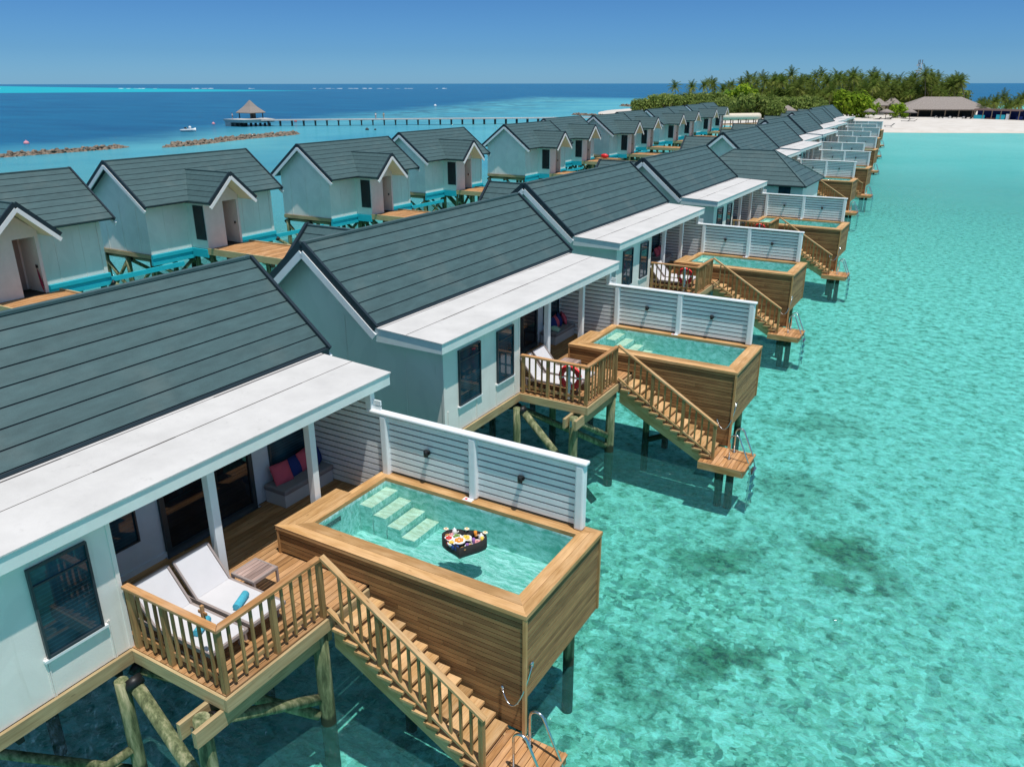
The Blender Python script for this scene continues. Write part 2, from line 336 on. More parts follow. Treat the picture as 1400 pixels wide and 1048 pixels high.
def pool_water_mat():
    m, nt = newmat('pool_water'); h = N(nt)
    g = h('ShaderNodeNewGeometry').outputs['Position']
    mp = h('ShaderNodeMapping', {'Vector': g, 'Rotation': (0, 0, -0.9), 'Scale': (1.0, 3.2, 1)}).outputs[0]
    w1 = h('ShaderNodeTexNoise', {'Vector': mp, 'Scale': 3.4, 'Detail': 4.0, 'Roughness': 0.6, 'Distortion': 1.2}).outputs[0]
    bp = h('ShaderNodeBump', {'Height': w1, 'Strength': 1.0, 'Distance': 0.17}).outputs[0]
    tr = h('ShaderNodeBsdfTransparent', {'Color': (0.78, 0.98, 0.96, 1)}).outputs[0]
    dif = h('ShaderNodeBsdfDiffuse', {'Color': (0.04, 0.55, 0.50, 1), 'Normal': bp}).outputs[0]
    body = h('ShaderNodeMixShader', {0: 0.05, 1: tr, 2: dif}).outputs[0]
    gl = h('ShaderNodeBsdfGlossy', {'Color': (1, 1, 1, 1), 'Roughness': 0.02, 'Normal': bp}).outputs[0]
    fr = h.math('MINIMUM', h('ShaderNodeFresnel', {'IOR': 1.38, 'Normal': bp}).outputs[0], 0.40)
    finish(h, h('ShaderNodeMixShader', {0: fr, 1: body, 2: gl}).outputs[0]); return m
M['poolwall'] = painted_ripples('pool_liner_painted_ripples', (0.17, 0.52, 0.42), (0.66, 0.93, 0.92), .13); M['poolstep'] = painted_ripples('pool_step_painted_ripples', (0.74, 0.68, 0.50), (1.0, 0.94, 0.80), .10)
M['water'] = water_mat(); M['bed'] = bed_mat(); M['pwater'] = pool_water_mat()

# ------------------------------------------------------------------ mesh builder
class MB:
    def __init__(s): s.v = []; s.f = []; s.m = []; s.uv = []; s.r = []; s.sm = []
    def face(s, pts, m=0, r=None, uv=None, smooth=False):
        i = len(s.v); s.v += [tuple(p) for p in pts]; s.f.append(tuple(range(i, i+len(pts)))); s.m.append(m)
        s.r.append(random.random() if r is None else r)
        if uv is None: uv = [(p[0], p[1]) for p in pts]
        s.uv.append(uv); s.sm.append(smooth)
    def hexa(s, p, m=0, r=None, mt=None):
        """p: 8 points, bottom 0-3 ccw from above, top 4-7"""
        p = [V(q) for q in p]; r = random.random() if r is None else r
        ax = [(p[1]-p[0]), (p[3]-p[0]), (p[4]-p[0])]
        L = [a.length for a in ax]; k = L.index(max(L)); A = ax[k].normalized() if L[k] else V((1, 0, 0))
        others = [ax[j].normalized() for j in range(3) if j != k and L[j] > 0]
        ou, ov = random.random()*50, random.random()*50
        for idx, q in enumerate(((0, 3, 2, 1), (4, 5, 6, 7), (0, 1, 5, 4), (1, 2, 6, 5), (2, 3, 7, 6), (3, 0, 4, 7))):
            pts = [p[j] for j in q]
            nn = (pts[1]-pts[0]).cross(pts[2]-pts[0]); B = None
            if nn.length: 
                nn.normalize(); B = nn.cross(A)
                if B.length < 0.3: B = others[0] if others else V((0, 0, 1))
            uv = [((a-p[0]).dot(A)+ou, (a-p[0]).dot(B)+ov) for a in pts] if B is not None else [(0, 0)]*4
            s.face(pts, (mt if (mt is not None and idx == 1) else m), r, uv)
        return s
    def box(s, x0, x1, y0, y1, z0, z1, m=0, r=None, mt=None):
        x0, x1 = min(x0, x1), max(x0, x1); y0, y1 = min(y0, y1), max(y0, y1)
        return s.hexa([(x0, y0, z0), (x1, y0, z0), (x1, y1, z0), (x0, y1, z0), (x0, y0, z1), (x1, y0, z1), (x1, y1, z1), (x0, y1, z1)], m, r, mt)
    def bar(s, a, b, w, h, m=0, up=(0, 0, 1), r=None):
        """square-section bar a->b, width w across, height h along up; a,b = centre line"""
        a, b = V(a), V(b); d = (b-a).normalized(); up = V(up); side = d.cross(up)
        if side.length < 1e-4: side = d.cross(V((1, 0, 0)))
        side.normalize(); u = side.cross(d).normalized()
        sw, uh = side*w/2, u*h/2
        return s.hexa([a+sw-uh, b+sw-uh, b-sw-uh, a-sw-uh, a+sw+uh, b+sw+uh, b-sw+uh, a-sw+uh], m, r)
    def tube(s, pts, r0, n=8, r1=None, m=0, cap=True, rv=None, smooth=True):
        pts = [V(p) for p in pts]; K = len(pts); rv = random.random() if rv is None else rv
        rs = r0 if isinstance(r0, (list, tuple)) else [r0+((r1 if r1 is not None else r0)-r0)*i/max(1, K-1) for i in range(K)]
        rings = []; prev = None
        for i, p in enumerate(pts):
            d = (pts[min(i+1, K-1)]-pts[max(i-1, 0)]).normalized()
            if prev is None:
                a = d.cross(V((0, 0, 1))); a = d.cross(V((1, 0, 0))) if a.length < 0.1 else a
            else: a = prev - d*prev.dot(d)
            a.normalize(); prev = a; b = d.cross(a)
            rings.append([p+(a*math.cos(t)+b*math.sin(t))*rs[i] for t in (2*math.pi*j/n for j in range(n))])
        L = 0
        for i in range(K-1):
            dl = (pts[i+1]-pts[i]).length
            for j in range(n):
                k = (j+1) % n
                s.face([rings[i][j], rings[i][k], rings[i+1][k], rings[i+1][j]], m, rv,
                       [(L, j*.1), (L, j*.1+.1), (L+dl, j*.1+.1), (L+dl, j*.1)], smooth)
            L += dl
        if cap:
            s.face(rings[0][::-1], m, rv); s.face(rings[-1], m, rv)
        return s
    def lathe(s, c, prof, n=16, m=0, rv=None, smooth=True):
        """prof: (radius, z) upward"""
        c = V(c); rv = random.random() if rv is None else rv
        R = [[c+V((r*math.cos(2*math.pi*j/n), r*math.sin(2*math.pi*j/n), z)) for j in range(n)] for r, z in prof]
        for i in range(len(R)-1):
            for j in range(n):
                k = (j+1) % n
                s.face([R[i][j], R[i][k], R[i+1][k], R[i+1][j]], m, rv, [(j/n*3, i*.3), ((j+1)/n*3, i*.3), ((j+1)/n*3, i*.3+.3), (j/n*3, i*.3+.3)], smooth)
        s.face(R[0][::-1], m, rv); s.face(R[-1], m, rv); return s
    def blob(s, c, rx, ry, rz, m=0, n=10, k=7, jit=0.0, rv=None, seed=0):
        c = V(c); rv = random.random() if rv is None else rv; R = []
        for i in range(k+1):
            t = math.pi*i/k; row = []
            for j in range(n):
                a = 2*math.pi*j/n; d = V((math.sin(t)*math.cos(a), math.sin(t)*math.sin(a), -math.cos(t)))
                f = 1+jit*noise.noise(d*1.7+V((seed, seed*.7, 0)))
                row.append(c+V((d.x*rx, d.y*ry, d.z*rz))*1*f if jit else c+V((d.x*rx, d.y*ry, d.z*rz)))
            R.append(row)
        for i in range(k):
            for j in range(n):
                q = (j+1) % n
                if i == 0: s.face([R[0][0], R[1][q], R[1][j]], m, rv, smooth=True)
                elif i == k-1: s.face([R[i][j], R[i][q], R[k][0]], m, rv, smooth=True)
                else: s.face([R[i][j], R[i][q], R[i+1][q], R[i+1][j]], m, rv, smooth=True)
        return s
    def prism(s, poly, d, m=0, r=None, uvax=None):
        """extrude 3D polygon by vector d"""
        d = V(d); P = [V(p) for p in poly]; Q = [p+d for p in P]; r = random.random() if r is None else r
        o = P[0]; A = V(uvax) if uvax else max([(P[(i+1) % len(P)]-P[i]) for i in range(len(P))], key=lambda e: e.length).normalized()
        B = A.cross(d).normalized() if d.length else V((0, 0, 1))
        ou = random.random()*30
        u = lambda pts: [((q-o).dot(A)+ou, (q-o).dot(B)+ou) for q in pts]
        nn = (P[1]-P[0]).cross(P[2]-P[1]); flip = nn.dot(d) > 0
        a, b = (P[::-1], Q) if flip else (P, Q[::-1])
        s.face(a, m, r, u(a)); s.face(b, m, r, u(b))
        for i in range(len(P)):
            j = (i+1) % len(P)
            q = [P[i], P[j], Q[j], Q[i]] if flip else [P[j], P[i], Q[i], Q[j]]
            s.face(q, m, r, [((w-o).dot(A)+ou, (w-o).dot(d.normalized())+ou) for w in q])
        return s
    def courses(s, poly, zs, thick, gap, m=0, mu=1):
        """roof plane cut into level courses with a dark shadow gap between; zs = z of the course joints"""
        P = [V(p) for p in poly]; n = (P[1]-P[0]).cross(P[2]-P[1]).normalized()
        if n.z < 0: n = -n; 
        s.prism([p-n*0.02 for p in P], n*-thick, mu, 0.5)
        for a, b in zip(zs[:-1], zs[1:]):
            q = clipz(clipz(P, a+gap, 1), b, -1)
            if len(q) >= 3: s.prism([p-n*0.02 for p in q], n*0.02, m, uvax=None)
        return s
    def build(s, name, mats, parent=None, loc=None, bevel=0.0, smooth_all=False):
        if not isinstance(mats, (list, tuple)): mats = [mats]
        if parent is not None:
            rt = parent
            while rt.parent: rt = rt.parent
            an = V(ANCH[rt.name])
        else: an = V(loc)
        me = bpy.data.meshes.new(name)
        me.from_pydata([(x-an.x, y-an.y, z-an.z) for x, y, z in s.v], [], s.f)
        for mt in mats: me.materials.append(mt)
        me.polygons.foreach_set('material_index', s.m)
        me.polygons.foreach_set('use_smooth', [True]*len(s.f) if smooth_all else s.sm)
        ul = me.uv_layers.new(name='UVMap'); flat = [c for f in s.uv for q in f for c in q]
        ul.data.foreach_set('uv', flat)
        at = me.attributes.new('rnd', 'FLOAT', 'FACE'); at.data.foreach_set('value', s.r)
        if any(s.sm) or smooth_all or bevel:
            bm = bmesh.new(); bm.from_mesh(me); bmesh.ops.remove_doubles(bm, verts=bm.verts, dist=1e-4); bm.to_mesh(me); bm.free()
        me.update()
        o = bpy.data.objects.new(name, me); COL.objects.link(o)
        if parent is not None: o.parent = parent
        else: o.location = an; ANCH[o.name] = tuple(an)
        if bevel:
            b = o.modifiers.new('edge', 'BEVEL'); b.width = bevel; b.segments = 2; b.limit_method = 'ANGLE'
        return o
def clipz(P, z, sgn):
    out = []
    for i in range(len(P)):
        a, b = P[i], P[(i+1) % len(P)]; da, db = (a.z-z)*sgn, (b.z-z)*sgn
        if da >= -1e-7: out.append(a)
        if (da > 1e-7 and db < -1e-7) or (da < -1e-7 and db > 1e-7): out.append(a+(b-a)*(da/(da-db)))
    return out
ANCH = {}
def tag(o, label=None, cat=None, group=None, kind=None):
    if label: o['label'] = label
    if cat: o['category'] = cat
    if group: o['group'] = group
    if kind: o['kind'] = kind
    return o
def T(name, label, cat, loc, group=None):
    o = bpy.data.objects.new(name, None); COL.objects.link(o); o.location = V(loc); o.empty_display_size = 0.2
    ANCH[o.name] = tuple(loc); return tag(o, label, cat, group)
KIDS = {}
def copy_tree(o, d, label=None, skip=(), rot=None, scale=None):
    """copy a thing with its parts and sub-parts; skip: names of parts left out"""
    if not KIDS.get('ok'):
        pass
    def rec(q, par):
        c = q.copy(); COL.objects.link(c)
        if par: c.parent = par
        for ch in CH.get(q.name, ()):
            if ch.name.split('.')[0] not in skip: rec(ch, c)
        return c
    CH = {}
    stack = [o]
    for w in o.children_recursive: CH.setdefault(w.parent.name, []).append(w)
    r = rec(o, None); r.location = o.location+V(d); ANCH[r.name] = tuple(r.location)
    if label: r['label'] = label
    if rot is not None: r.rotation_euler = (0, 0, rot)
    if scale is not None: r.scale = scale if isinstance(scale, tuple) else (scale,)*3
    return r

# ------------------------------------------------------------------ the villa facing the lagoon
Y0, Y1 = -9.693, 0.0
ZE, ZR = 5.52, 7.158
ZS = [ZR-(ZR-ZE)/8*i for i in range(8, -1, -1)]; ZSX = [ZE-0.205*k for k in (3, 2, 1)]+ZS
def rake(mb, a, b, m=1, w=0.16, h=0.13): mb.bar(a, b, w, h, m)
def window(par, x, y0, y1, z0, z1, transom=0.80, sill=True, mull=False, sx=1):
    f = MB(); t = 0.03; d = 0.05*sx
    for a in ((y0, y0+t, z0, z1), (y1-t, y1, z0, z1)): f.box(x, x+d, a[0], a[1], a[2], a[3])
    for a in ((z0, z0+t), (z1-t, z1)): f.box(x, x+d, y0+t, y1-t, a[0], a[1])
    if transom: zt = z0+(z1-z0)*transom; f.box(x, x+d*0.8, y0+t, y1-t, zt-.013, zt+.013)
    if transom and mull: f.box(x, x+d*0.7, (y0+y1)/2-.012, (y0+y1)/2+.012, zt+.013, z1-t)
    w = f.build('window', M['frame'], par)
    g = MB(); g.box(x-0.01*sx, x+0.018*sx, y0+.01, y1-.01, z0+.01, z1-.01); g.build('pane', M['glass'], w)
    if sill:
        q = MB(); q.box(x, x+0.055*sx, y0-.05, y1+.05, z0-.04, z0-.002); q.build('sill', M['white'], w)
    return w
def pile(par, x, y, z1, z0=-1.15, r=0.095, lean=(0, 0)):
    b = MB(); n = 6
    b.tube([(x+lean[0]*t/n, y+lean[1]*t/n, z1+(z0-z1)*t/n) for t in range(n+1)], r, 12, r*1.08)
    return b.build('pile', M['pile'], par)
def brace(par, a, b_, r=0.085):
    b = MB(); b.tube([a, b_], r, 10); b.tube([V(a)+(V(b_)-V(a))*0.0, V(a)+(V(b_)-V(a)).normalized()*.14], r*1.35, 10, m=1)
    return b.build('brace', [M['pile'], M['black']], par)

def make_sea_villa():
    R = T('overwater_villa', 'x', 'villa', (-1.5, -5, WZ), 'grey roofed villas along the turquoise lagoon')
    # roof
    b = MB()
    b.courses([(0, Y0, ZE), (0, Y1, ZE), (-1.97, Y1, ZR), (-1.97, Y0, ZR)], ZS, .08, .018)
    b.courses([(-3.94, Y1, ZE), (-3.94, Y0, ZE), (-1.97, Y0, ZR), (-1.97, Y1, ZR)], ZS, .08, .018)
    yc = -5.2
    for s in (-1, 1):
        b.courses([(-6.2, yc+s*1.39, 5.29), (-3.9, yc+s*1.39, 5.29), (-3.94, yc+s*1.138, 5.52), (-2.69, yc, 6.56), (-6.2, yc, 6.56)], ZSX, .08, .018)
        rake(b, (-6.2, yc, 6.58), (-6.2, yc+s*1.42, 5.28), w=.10)
    b.bar((-1.97, Y0, ZR+.0), (-1.97, Y1, ZR+.0), .12, .05, 0)
    b.bar((-2.7, yc, 6.56), (-6.2, yc, 6.56), .10, .04, 0)
    for y in (Y0, Y1):
        for s in (-1, 1): b.bar((-1.97, y, ZR-.03), (-1.97+s*1.99, y, ZE-.05), .07, .17, 1)
    b.box(-.02, .06, Y0+.04, Y1-.04, ZE-.13, ZE-.01, 1)
    b.box(-4.0, -3.92, Y0+.04, Y1-.04, ZE-.13, ZE-.03, 1)
    b.build('roof', [M['tile'], M['tiledark']], R)
    for y in (Y0-.03, Y1+.03):
        q = MB()
        for s in (-1, 1): q.bar((-1.97-s*.0, y, ZR-.235), (-1.97+s*1.97, y, ZE-.245), .05, .16)
        q.build('barge_board', M['white'], R)
    # walls
    b = MB(); ya, yb = Y0+.36, -.3
    prof = [(-3.62, 3.0), (-.07, 3.0), (-.07, 5.40), (-1.845-.125, 6.98), (-3.62, 5.61)]
    prof[2] = (-.07, ZE+.058-.12); prof[4] = (-3.62, ZE+.266-.12)
    b.prism([(x, ya, z) for x, z in prof], (0, yb-ya, 0))
    b.box(-.07, 1.535, ya, -5.98, 3.0, 5.14)
    for y in (-9.2, -8.02, -7.12, -6.25):
        for yy in (y-.012, y+.012): b.box(1.535, 1.549, yy-.008, yy+.008, 3.0, 3.62)
    for x in (-2.9, -1.2, .5): b.box(x-.012, x+.012, ya-.012, ya, 3.0, 5.1 if x > 0 else 5.5)
    b.box(1.49, 1.548, ya-.012, ya+.05, 3.0, 5.14)
    b.box(1.49, 1.548, -6.03, -5.968, 3.0, 5.14)
    b.prism([(-5.3, yc-1.05, 3), (-5.3, yc+1.05, 3), (-5.3, yc+1.05, 5.42), (-5.3, yc, 6.36), (-5.3, yc-1.05, 5.42)], (1.68, 0, 0))
    b.build('wall', M['wall'], R)
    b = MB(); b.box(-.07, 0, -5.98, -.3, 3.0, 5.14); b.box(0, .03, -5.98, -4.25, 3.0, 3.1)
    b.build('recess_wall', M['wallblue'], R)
    # flat roof over room and terrace
    b = MB()
    b.hexa([(.0, Y0, 5.16), (1.789, Y0, 5.15), (1.789, -.29, 5.15), (.0, -.29, 5.16), (.0, Y0, 5.46), (1.789, Y0, 5.375), (1.789, -.29, 5.375), (.0, -.29, 5.46)])
    b.build('roof_fascia', M['fascia'], R)
    b = MB()
    b.hexa([(.0, Y0-.02, 5.463), (1.81, Y0-.02, 5.378), (1.81, -.27, 5.378), (.0, -.27, 5.463), (.0, Y0-.02, 5.485), (1.81, Y0-.02, 5.40), (1.81, -.27, 5.40), (.0, -.27, 5.485)])
    for x, z, w in ((.13, 5.4805, .02), (.86, 5.446, .02)):
        for i in range(7):
            ww = w*random.uniform(.35, 1.6)
            b.box(x-ww/2, x+ww/2, Y0+i*1.345, Y0+(i+1)*1.345, z-.01, z+.0035, 1)
    b.build('flat_roof', [M['membrane'], M['seam']], R)
    # windows and doors
    window(R, 1.535, -8.76, -7.86, 3.60, 4.93)
    window(R, 1.535, -7.11, -6.33, 3.60, 4.93)
    window(R, 0.0, -5.7, -4.68, 3.55, 4.9, transom=0, sill=False)
    window(R, 0.0, -1.84, -.84, 3.52, 4.95, transom=0, sill=False)
    d = MB()
    for y0, y1 in ((-4.25, -3.2), (-3.24, -2.28)):
        for a in ((y0, y0+.09), (y1-.09, y1)): d.box(0, .06, a[0], a[1], 3.02, 5.05)
        d.box(0, .06, y0+.09, y1-.09, 3.02, 3.12); d.box(0, .06, y0+.09, y1-.09, 4.97, 5.05)
    d = d.build('sliding_door', M['frame'], R)
    g = MB(); g.box(.005, .03, -4.2, -2.3, 3.08, 5.0); g.build('pane', M['doorglass'], d)
    g = MB(); g.box(.0, .12, -4.3, -2.25, 2.998, 3.018); g.build('threshold', M['steel'], d)
    for y in (-4.27, -2.12):
        b = MB(); b.box(1.36, 1.50, y-.07, y+.07, 3.0, 5.15); b.build('post', M['white'], R, bevel=.008)
    # terrace boards, run along the row
    b = MB(); x = .02
    while x < 3.44:
        x1 = min(x+.125, 3.47)
        yn, yf = -6.0, (-.62 if x < 1.6 else -3.0)
        cut = random.uniform(-5.4, -3.6)
        b.box(x, x1-.012, yn, cut-.004, 2.96, 3.0); b.box(x, x1-.012, cut+.004, yf, 2.96, 3.0)
        x += .125
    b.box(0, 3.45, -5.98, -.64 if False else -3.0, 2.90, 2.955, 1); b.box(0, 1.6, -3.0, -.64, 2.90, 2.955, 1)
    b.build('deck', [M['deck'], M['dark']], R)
    b = MB()
    b.box(1.5, 3.47, -6.045, -6.003, 2.78, 2.985); b.box(3.475, 3.52, -6.045, -4.05, 2.78, 2.985)
    b.box(1.545, 1.60, ya, -6.05, 2.79, 2.995); b.box(-3.62, 1.6, ya-.05, ya-.0125, 2.79, 2.995)
    b.box(3.475, 3.52, -4.05, -3.1, 2.70, 2.95)
    b.build('rim_beam', M['beamw'], R)
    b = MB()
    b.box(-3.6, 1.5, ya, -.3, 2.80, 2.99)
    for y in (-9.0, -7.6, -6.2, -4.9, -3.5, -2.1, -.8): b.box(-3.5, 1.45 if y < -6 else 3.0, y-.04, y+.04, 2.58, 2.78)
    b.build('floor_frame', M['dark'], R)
    # piles
    for (x, y) in ((1.35, -9.0), (1.66, -6.32), (-.9, -8.9), (-3.3, -8.9), (-.9, -6.2), (-3.3, -6.2), (1.3, -3.6), (-.9, -3.4), (-3.3, -3.4),
                   (1.3, -.9), (-.9, -.8), (-3.3, -.8)): pile(R, x, y, 2.7)
    pile(R, 3.25, -6.26, 2.76, r=.11); pile(R, 3.36, -4.18, 2.78, r=.12)
    b = MB()
    for dx in (-.15, .15): b.box(3.25+dx-.035, 3.25+dx+.035, -6.50, -4.0, 2.52, 2.77)
    b.box(3.22, 3.28, -6.42, -6.40, 2.55, 2.72, 1)
    b.build('pile_cap', [M['beamw'], M['steel']], R)
    brace(R, (1.70, -6.20, 2.66), (3.9, -6.30, .60), .10)
    brace(R, (3.25, -6.15, 2.62), (3.30, -4.2, 1.45)); brace(R, (1.3, -8.9, 1.35), (1.66, -6.4, 1.5), .07)
    brace(R, (1.4, -6.0, 2.6), (3.3, -4.3, 1.2)); brace(R, (-.9, -6.1, 2.6), (-.9, -3.5, .9)); brace(R, (-.9, -8.8, 2.6), (1.6, -6.4, 1.1), .07)
    brace(R, (1.3, -3.5, 2.5), (-.9, -.9, .9)); brace(R, (-3.3, -6.1, 2.6), (-3.3, -3.5, .9)); brace(R, (-3.3, -.8, .9), (-.9, -.8, 2.6))
    return R

PB = dict(x0=1.585, x1=6.37, y0=-3.19, y1=-.65)
def make_pool():
    R = T('plunge_pool', 'x', 'plunge pool', (4.0, -2.0, WZ), 'timber clad plunge pools beside the villas')
    # cladding: boards on the four sides
    b = MB(); n = 17; h = (3.46-2.03)/n
    for i in range(n):
        z = 2.03+i*h; g = .011
        if z > 2.98:
            b.box(PB['x0'], PB['x1'], PB['y0'], PB['y0']+.03, z, z+h-g)
            b.box(PB['x0'], PB['x0']+.03, PB['y0']+.03, -1.72, z, z+h-g)
            b.box(1.87, 1.90, -1.72, PB['y1'], z, z+h-g)
        else:
            cut = random.uniform(4, 5.6)
            b.box(3.53, cut-.003, PB['y0'], PB['y0']+.03, z, z+h-g); b.box(cut+.003, PB['x1'], PB['y0'], PB['y0']+.03, z, z+h-g)
        b.box(PB['x1']-.03, PB['x1'], PB['y0']+.03, PB['y1'], z, z+h-g)
        b.box(3.53 if z < 2.98 else 1.9, PB['x1']-.03, PB['y1']-.03, PB['y1'], z, z+h-g)
    for i in range(7):
        z = 2.03-(i+1)*h; x = 4.55+i*.16
        b.box(x, PB['x1'], PB['y0'], PB['y0']+.03, z, z+h-.008)
    b.build('cladding', M['cladding'], R)
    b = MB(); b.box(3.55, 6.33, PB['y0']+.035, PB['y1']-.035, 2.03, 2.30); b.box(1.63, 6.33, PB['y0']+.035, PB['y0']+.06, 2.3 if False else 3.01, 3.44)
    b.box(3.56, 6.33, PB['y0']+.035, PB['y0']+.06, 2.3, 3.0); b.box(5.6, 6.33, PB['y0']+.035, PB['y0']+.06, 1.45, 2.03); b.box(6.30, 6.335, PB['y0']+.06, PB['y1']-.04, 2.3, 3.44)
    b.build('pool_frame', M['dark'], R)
    b = MB()
    for a in ((6.345, 6.395, PB['y0']-.025, PB['y0']+.035, 1.40, 3.465), (6.345, 6.395, PB['y1']-.03, PB['y1']+.02, 2.03, 3.465), (1.56, 1.60, PB['y0']-.02, PB['y0']+.03, 3.0, 3.465)):
        b = MB(); b.box(*a); b.build('corner_board', M['coping'], R)
    # coping, mitred
    b = MB(); z0, d = 3.47, (0, 0, .075)
    xi0, xi1, yi0, yi1 = 2.07, 6.06, -2.82, -.93
    xo0, xo1, yo0, yo1 = 1.56, 6.41, -3.22, -.62
    def strip(o0, o1, i1, i0, k=2):
        for j in range(k):
            f0, f1 = j/k+.006, (j+1)/k-.006
            L = lambda a, c, f: V((a[0]+(c[0]-a[0])*f, a[1]+(c[1]-a[1])*f, z0))
            b.prism([L(o0, i0, f0), L(o1, i1, f0), L(o1, i1, f1), L(o0, i0, f1)], d)
    strip((xo0, yo0), (xo1, yo0), (xi1, yi0), (xi0, yi0))
    strip((xo1, yo0), (xo1, yo1), (xi1, yi1), (xi1, yi0))
    strip((xo1, yo1), (1.85, yo1), (xi0, yi1), (xi1, yi1))
    strip((xo0, -1.72), (xo0, yo0), (xi0, yi0), (xi0, -1.72), 3)
    strip((1.85, yo1), (1.85, -1.725), (xi0, -1.725), (xi0, yi1), 2)
    b.build('coping', M['coping'], R, bevel=.006)
    # shell and steps
    b = MB(); zb = 2.80
    b.box(xi0-.05, xi1+.05, yi0-.05, yi1+.05, zb-.08, zb)
    b.box(xi0-.06, xi0, yi0-.06, yi1+.06, zb, 3.465); b.box(xi1, xi1+.06, yi0-.06, yi1+.06, zb, 3.465)
    b.box(xi0, xi1, yi0-.06, yi0, zb, 3.465); b.box(xi0, xi1, yi1, yi1+.06, zb, 3.465)
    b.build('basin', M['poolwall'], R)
    for k in range(4):
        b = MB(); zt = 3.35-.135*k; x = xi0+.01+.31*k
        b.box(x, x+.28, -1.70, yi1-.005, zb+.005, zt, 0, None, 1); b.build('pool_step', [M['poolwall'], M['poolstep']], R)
    b = MB(); b.box(xi0+.0, xi0+.012, -2.75, -2.2, 3.28, 3.36); b.build('skimmer', M['black'], R)
    b = MB(); b.face([(xi0, yi0, 3.42), (xi1, yi0, 3.42), (xi1, yi1, 3.42), (xi0, yi1, 3.42)]); b.build('pool_water', M['pwater'], R)
    b = MB(); b.box(3.80, 3.99, -.92, -.81, 3.546, 3.556); b.box(3.83, 3.88, -.89, -.84, 3.5565, 3.558, 1); b.build('notice_plate', [M['white'], M['red']], R)
    for x, y in ((6.05, -1.05), (6.05, -2.7), (3.9, -1.05), (3.9, -2.8)): pile(R, x, y, 2.02)
    brace(R, (6.05, -2.6, 1.9), (3.9, -2.8, .9), .08)
    return R

def make_screen():
    R = T('privacy_screen', 'x', 'privacy screen', (4.0, -.72, 3.0), 'white louvre screens between the villas')
    b = MB(); z = 3.60
    while z < 4.70:
        b.box(1.9, 6.0, -.735, -.705, z, z+.096); z += .124
    z = 3.03
    while z < 5.0:
        b.box(.0, 1.9, -.735, -.705, z, z+.096); z += .124
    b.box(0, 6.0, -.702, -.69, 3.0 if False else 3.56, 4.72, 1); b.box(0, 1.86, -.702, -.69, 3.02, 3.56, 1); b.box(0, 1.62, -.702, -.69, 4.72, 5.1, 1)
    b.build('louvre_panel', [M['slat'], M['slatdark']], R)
    for x in (1.98, 3.95, 6.03):
        b = MB(); b.box(x-.08, x+.08, -.815, -.655, 3.05 if x < 2 else 3.546, 4.73); b.build('screen_post', M['slat'], R, bevel=.03)
    b = MB(); b.box(1.60, 6.15, -.82, -.65, 4.735, 4.80); b.build('top_rail', M['white'], R, bevel=.025)
    b = MB(); b.box(1.60, 1.72, -.80, -.68, 4.78, 5.15); b.build('upper_post', M['white'], R)
    for x in (2.96, 4.93):
        b = MB(); b.tube([(x, -.735, 4.20), (x, -.77, 4.20)], .05, 12); b.tube([(x, -.815, 4.15), (x, -.815, 4.27)], .042, 12); b.tube([(x, -.77, 4.2), (x, -.80, 4.2)], .02, 8)
        b.build('wall_lamp', M['black'], R)
    return R

def balusters(par, a, b_, n, z0, z1, posts, pw=.075):
    a, b_ = V(a), V(b_)
    d = (b_-a)
    for i in range(n+1):
        p = a+d*i/n; q = MB(); w = .036
        dz = p.z
        if i in posts:
            q.box(p.x-pw/2, p.x+pw/2, p.y-pw/2, p.y+pw/2, dz+0.0, dz+z1); q.build('rail_post', M['rail'], par)
        else:
            q.box(p.x-w/2, p.x+w/2, p.y-w/2, p.y+w/2, dz+z0, dz+z1); q.build('baluster', M['rail'], par)
def make_railing():
    R = T('deck_railing', 'x', 'railing', (3.0, -5.5, 3.0), 'timber railings round the terraces')
    yn, xo, ys = -5.95, 3.42, -4.12
    balusters(R, (1.64, yn, 3.0), (xo, yn, 3.0), 10, .06, .985, (0, 4, 10))
    balusters(R, (xo, yn+.17, 3.0), (xo, ys, 3.0), 9, .06, .985, (4, 9))
    b = MB()
    b.prism([(1.58, yn-.06, 3.99), (xo+.06, yn-.06, 3.99), (xo-.05, yn+.05, 3.99), (1.58, yn+.05, 3.99)], (0, 0, .05))
    b.prism([(xo+.06, yn-.055, 3.99), (xo+.06, ys+.02, 3.99), (xo-.05, ys+.02, 3.99), (xo-.05, yn+.055, 3.99)], (0, 0, .05))
    b.build('top_rail', M['deckpath'], R, bevel=.006)
    b = MB(); b.box(1.68, xo-.04, yn+.02, yn+.055, 3.13, 3.20); b.box(xo-.055, xo-.02, yn+.04, ys-.04, 3.13, 3.20); b.build('bottom_rail', M['deck'], R)
    return R

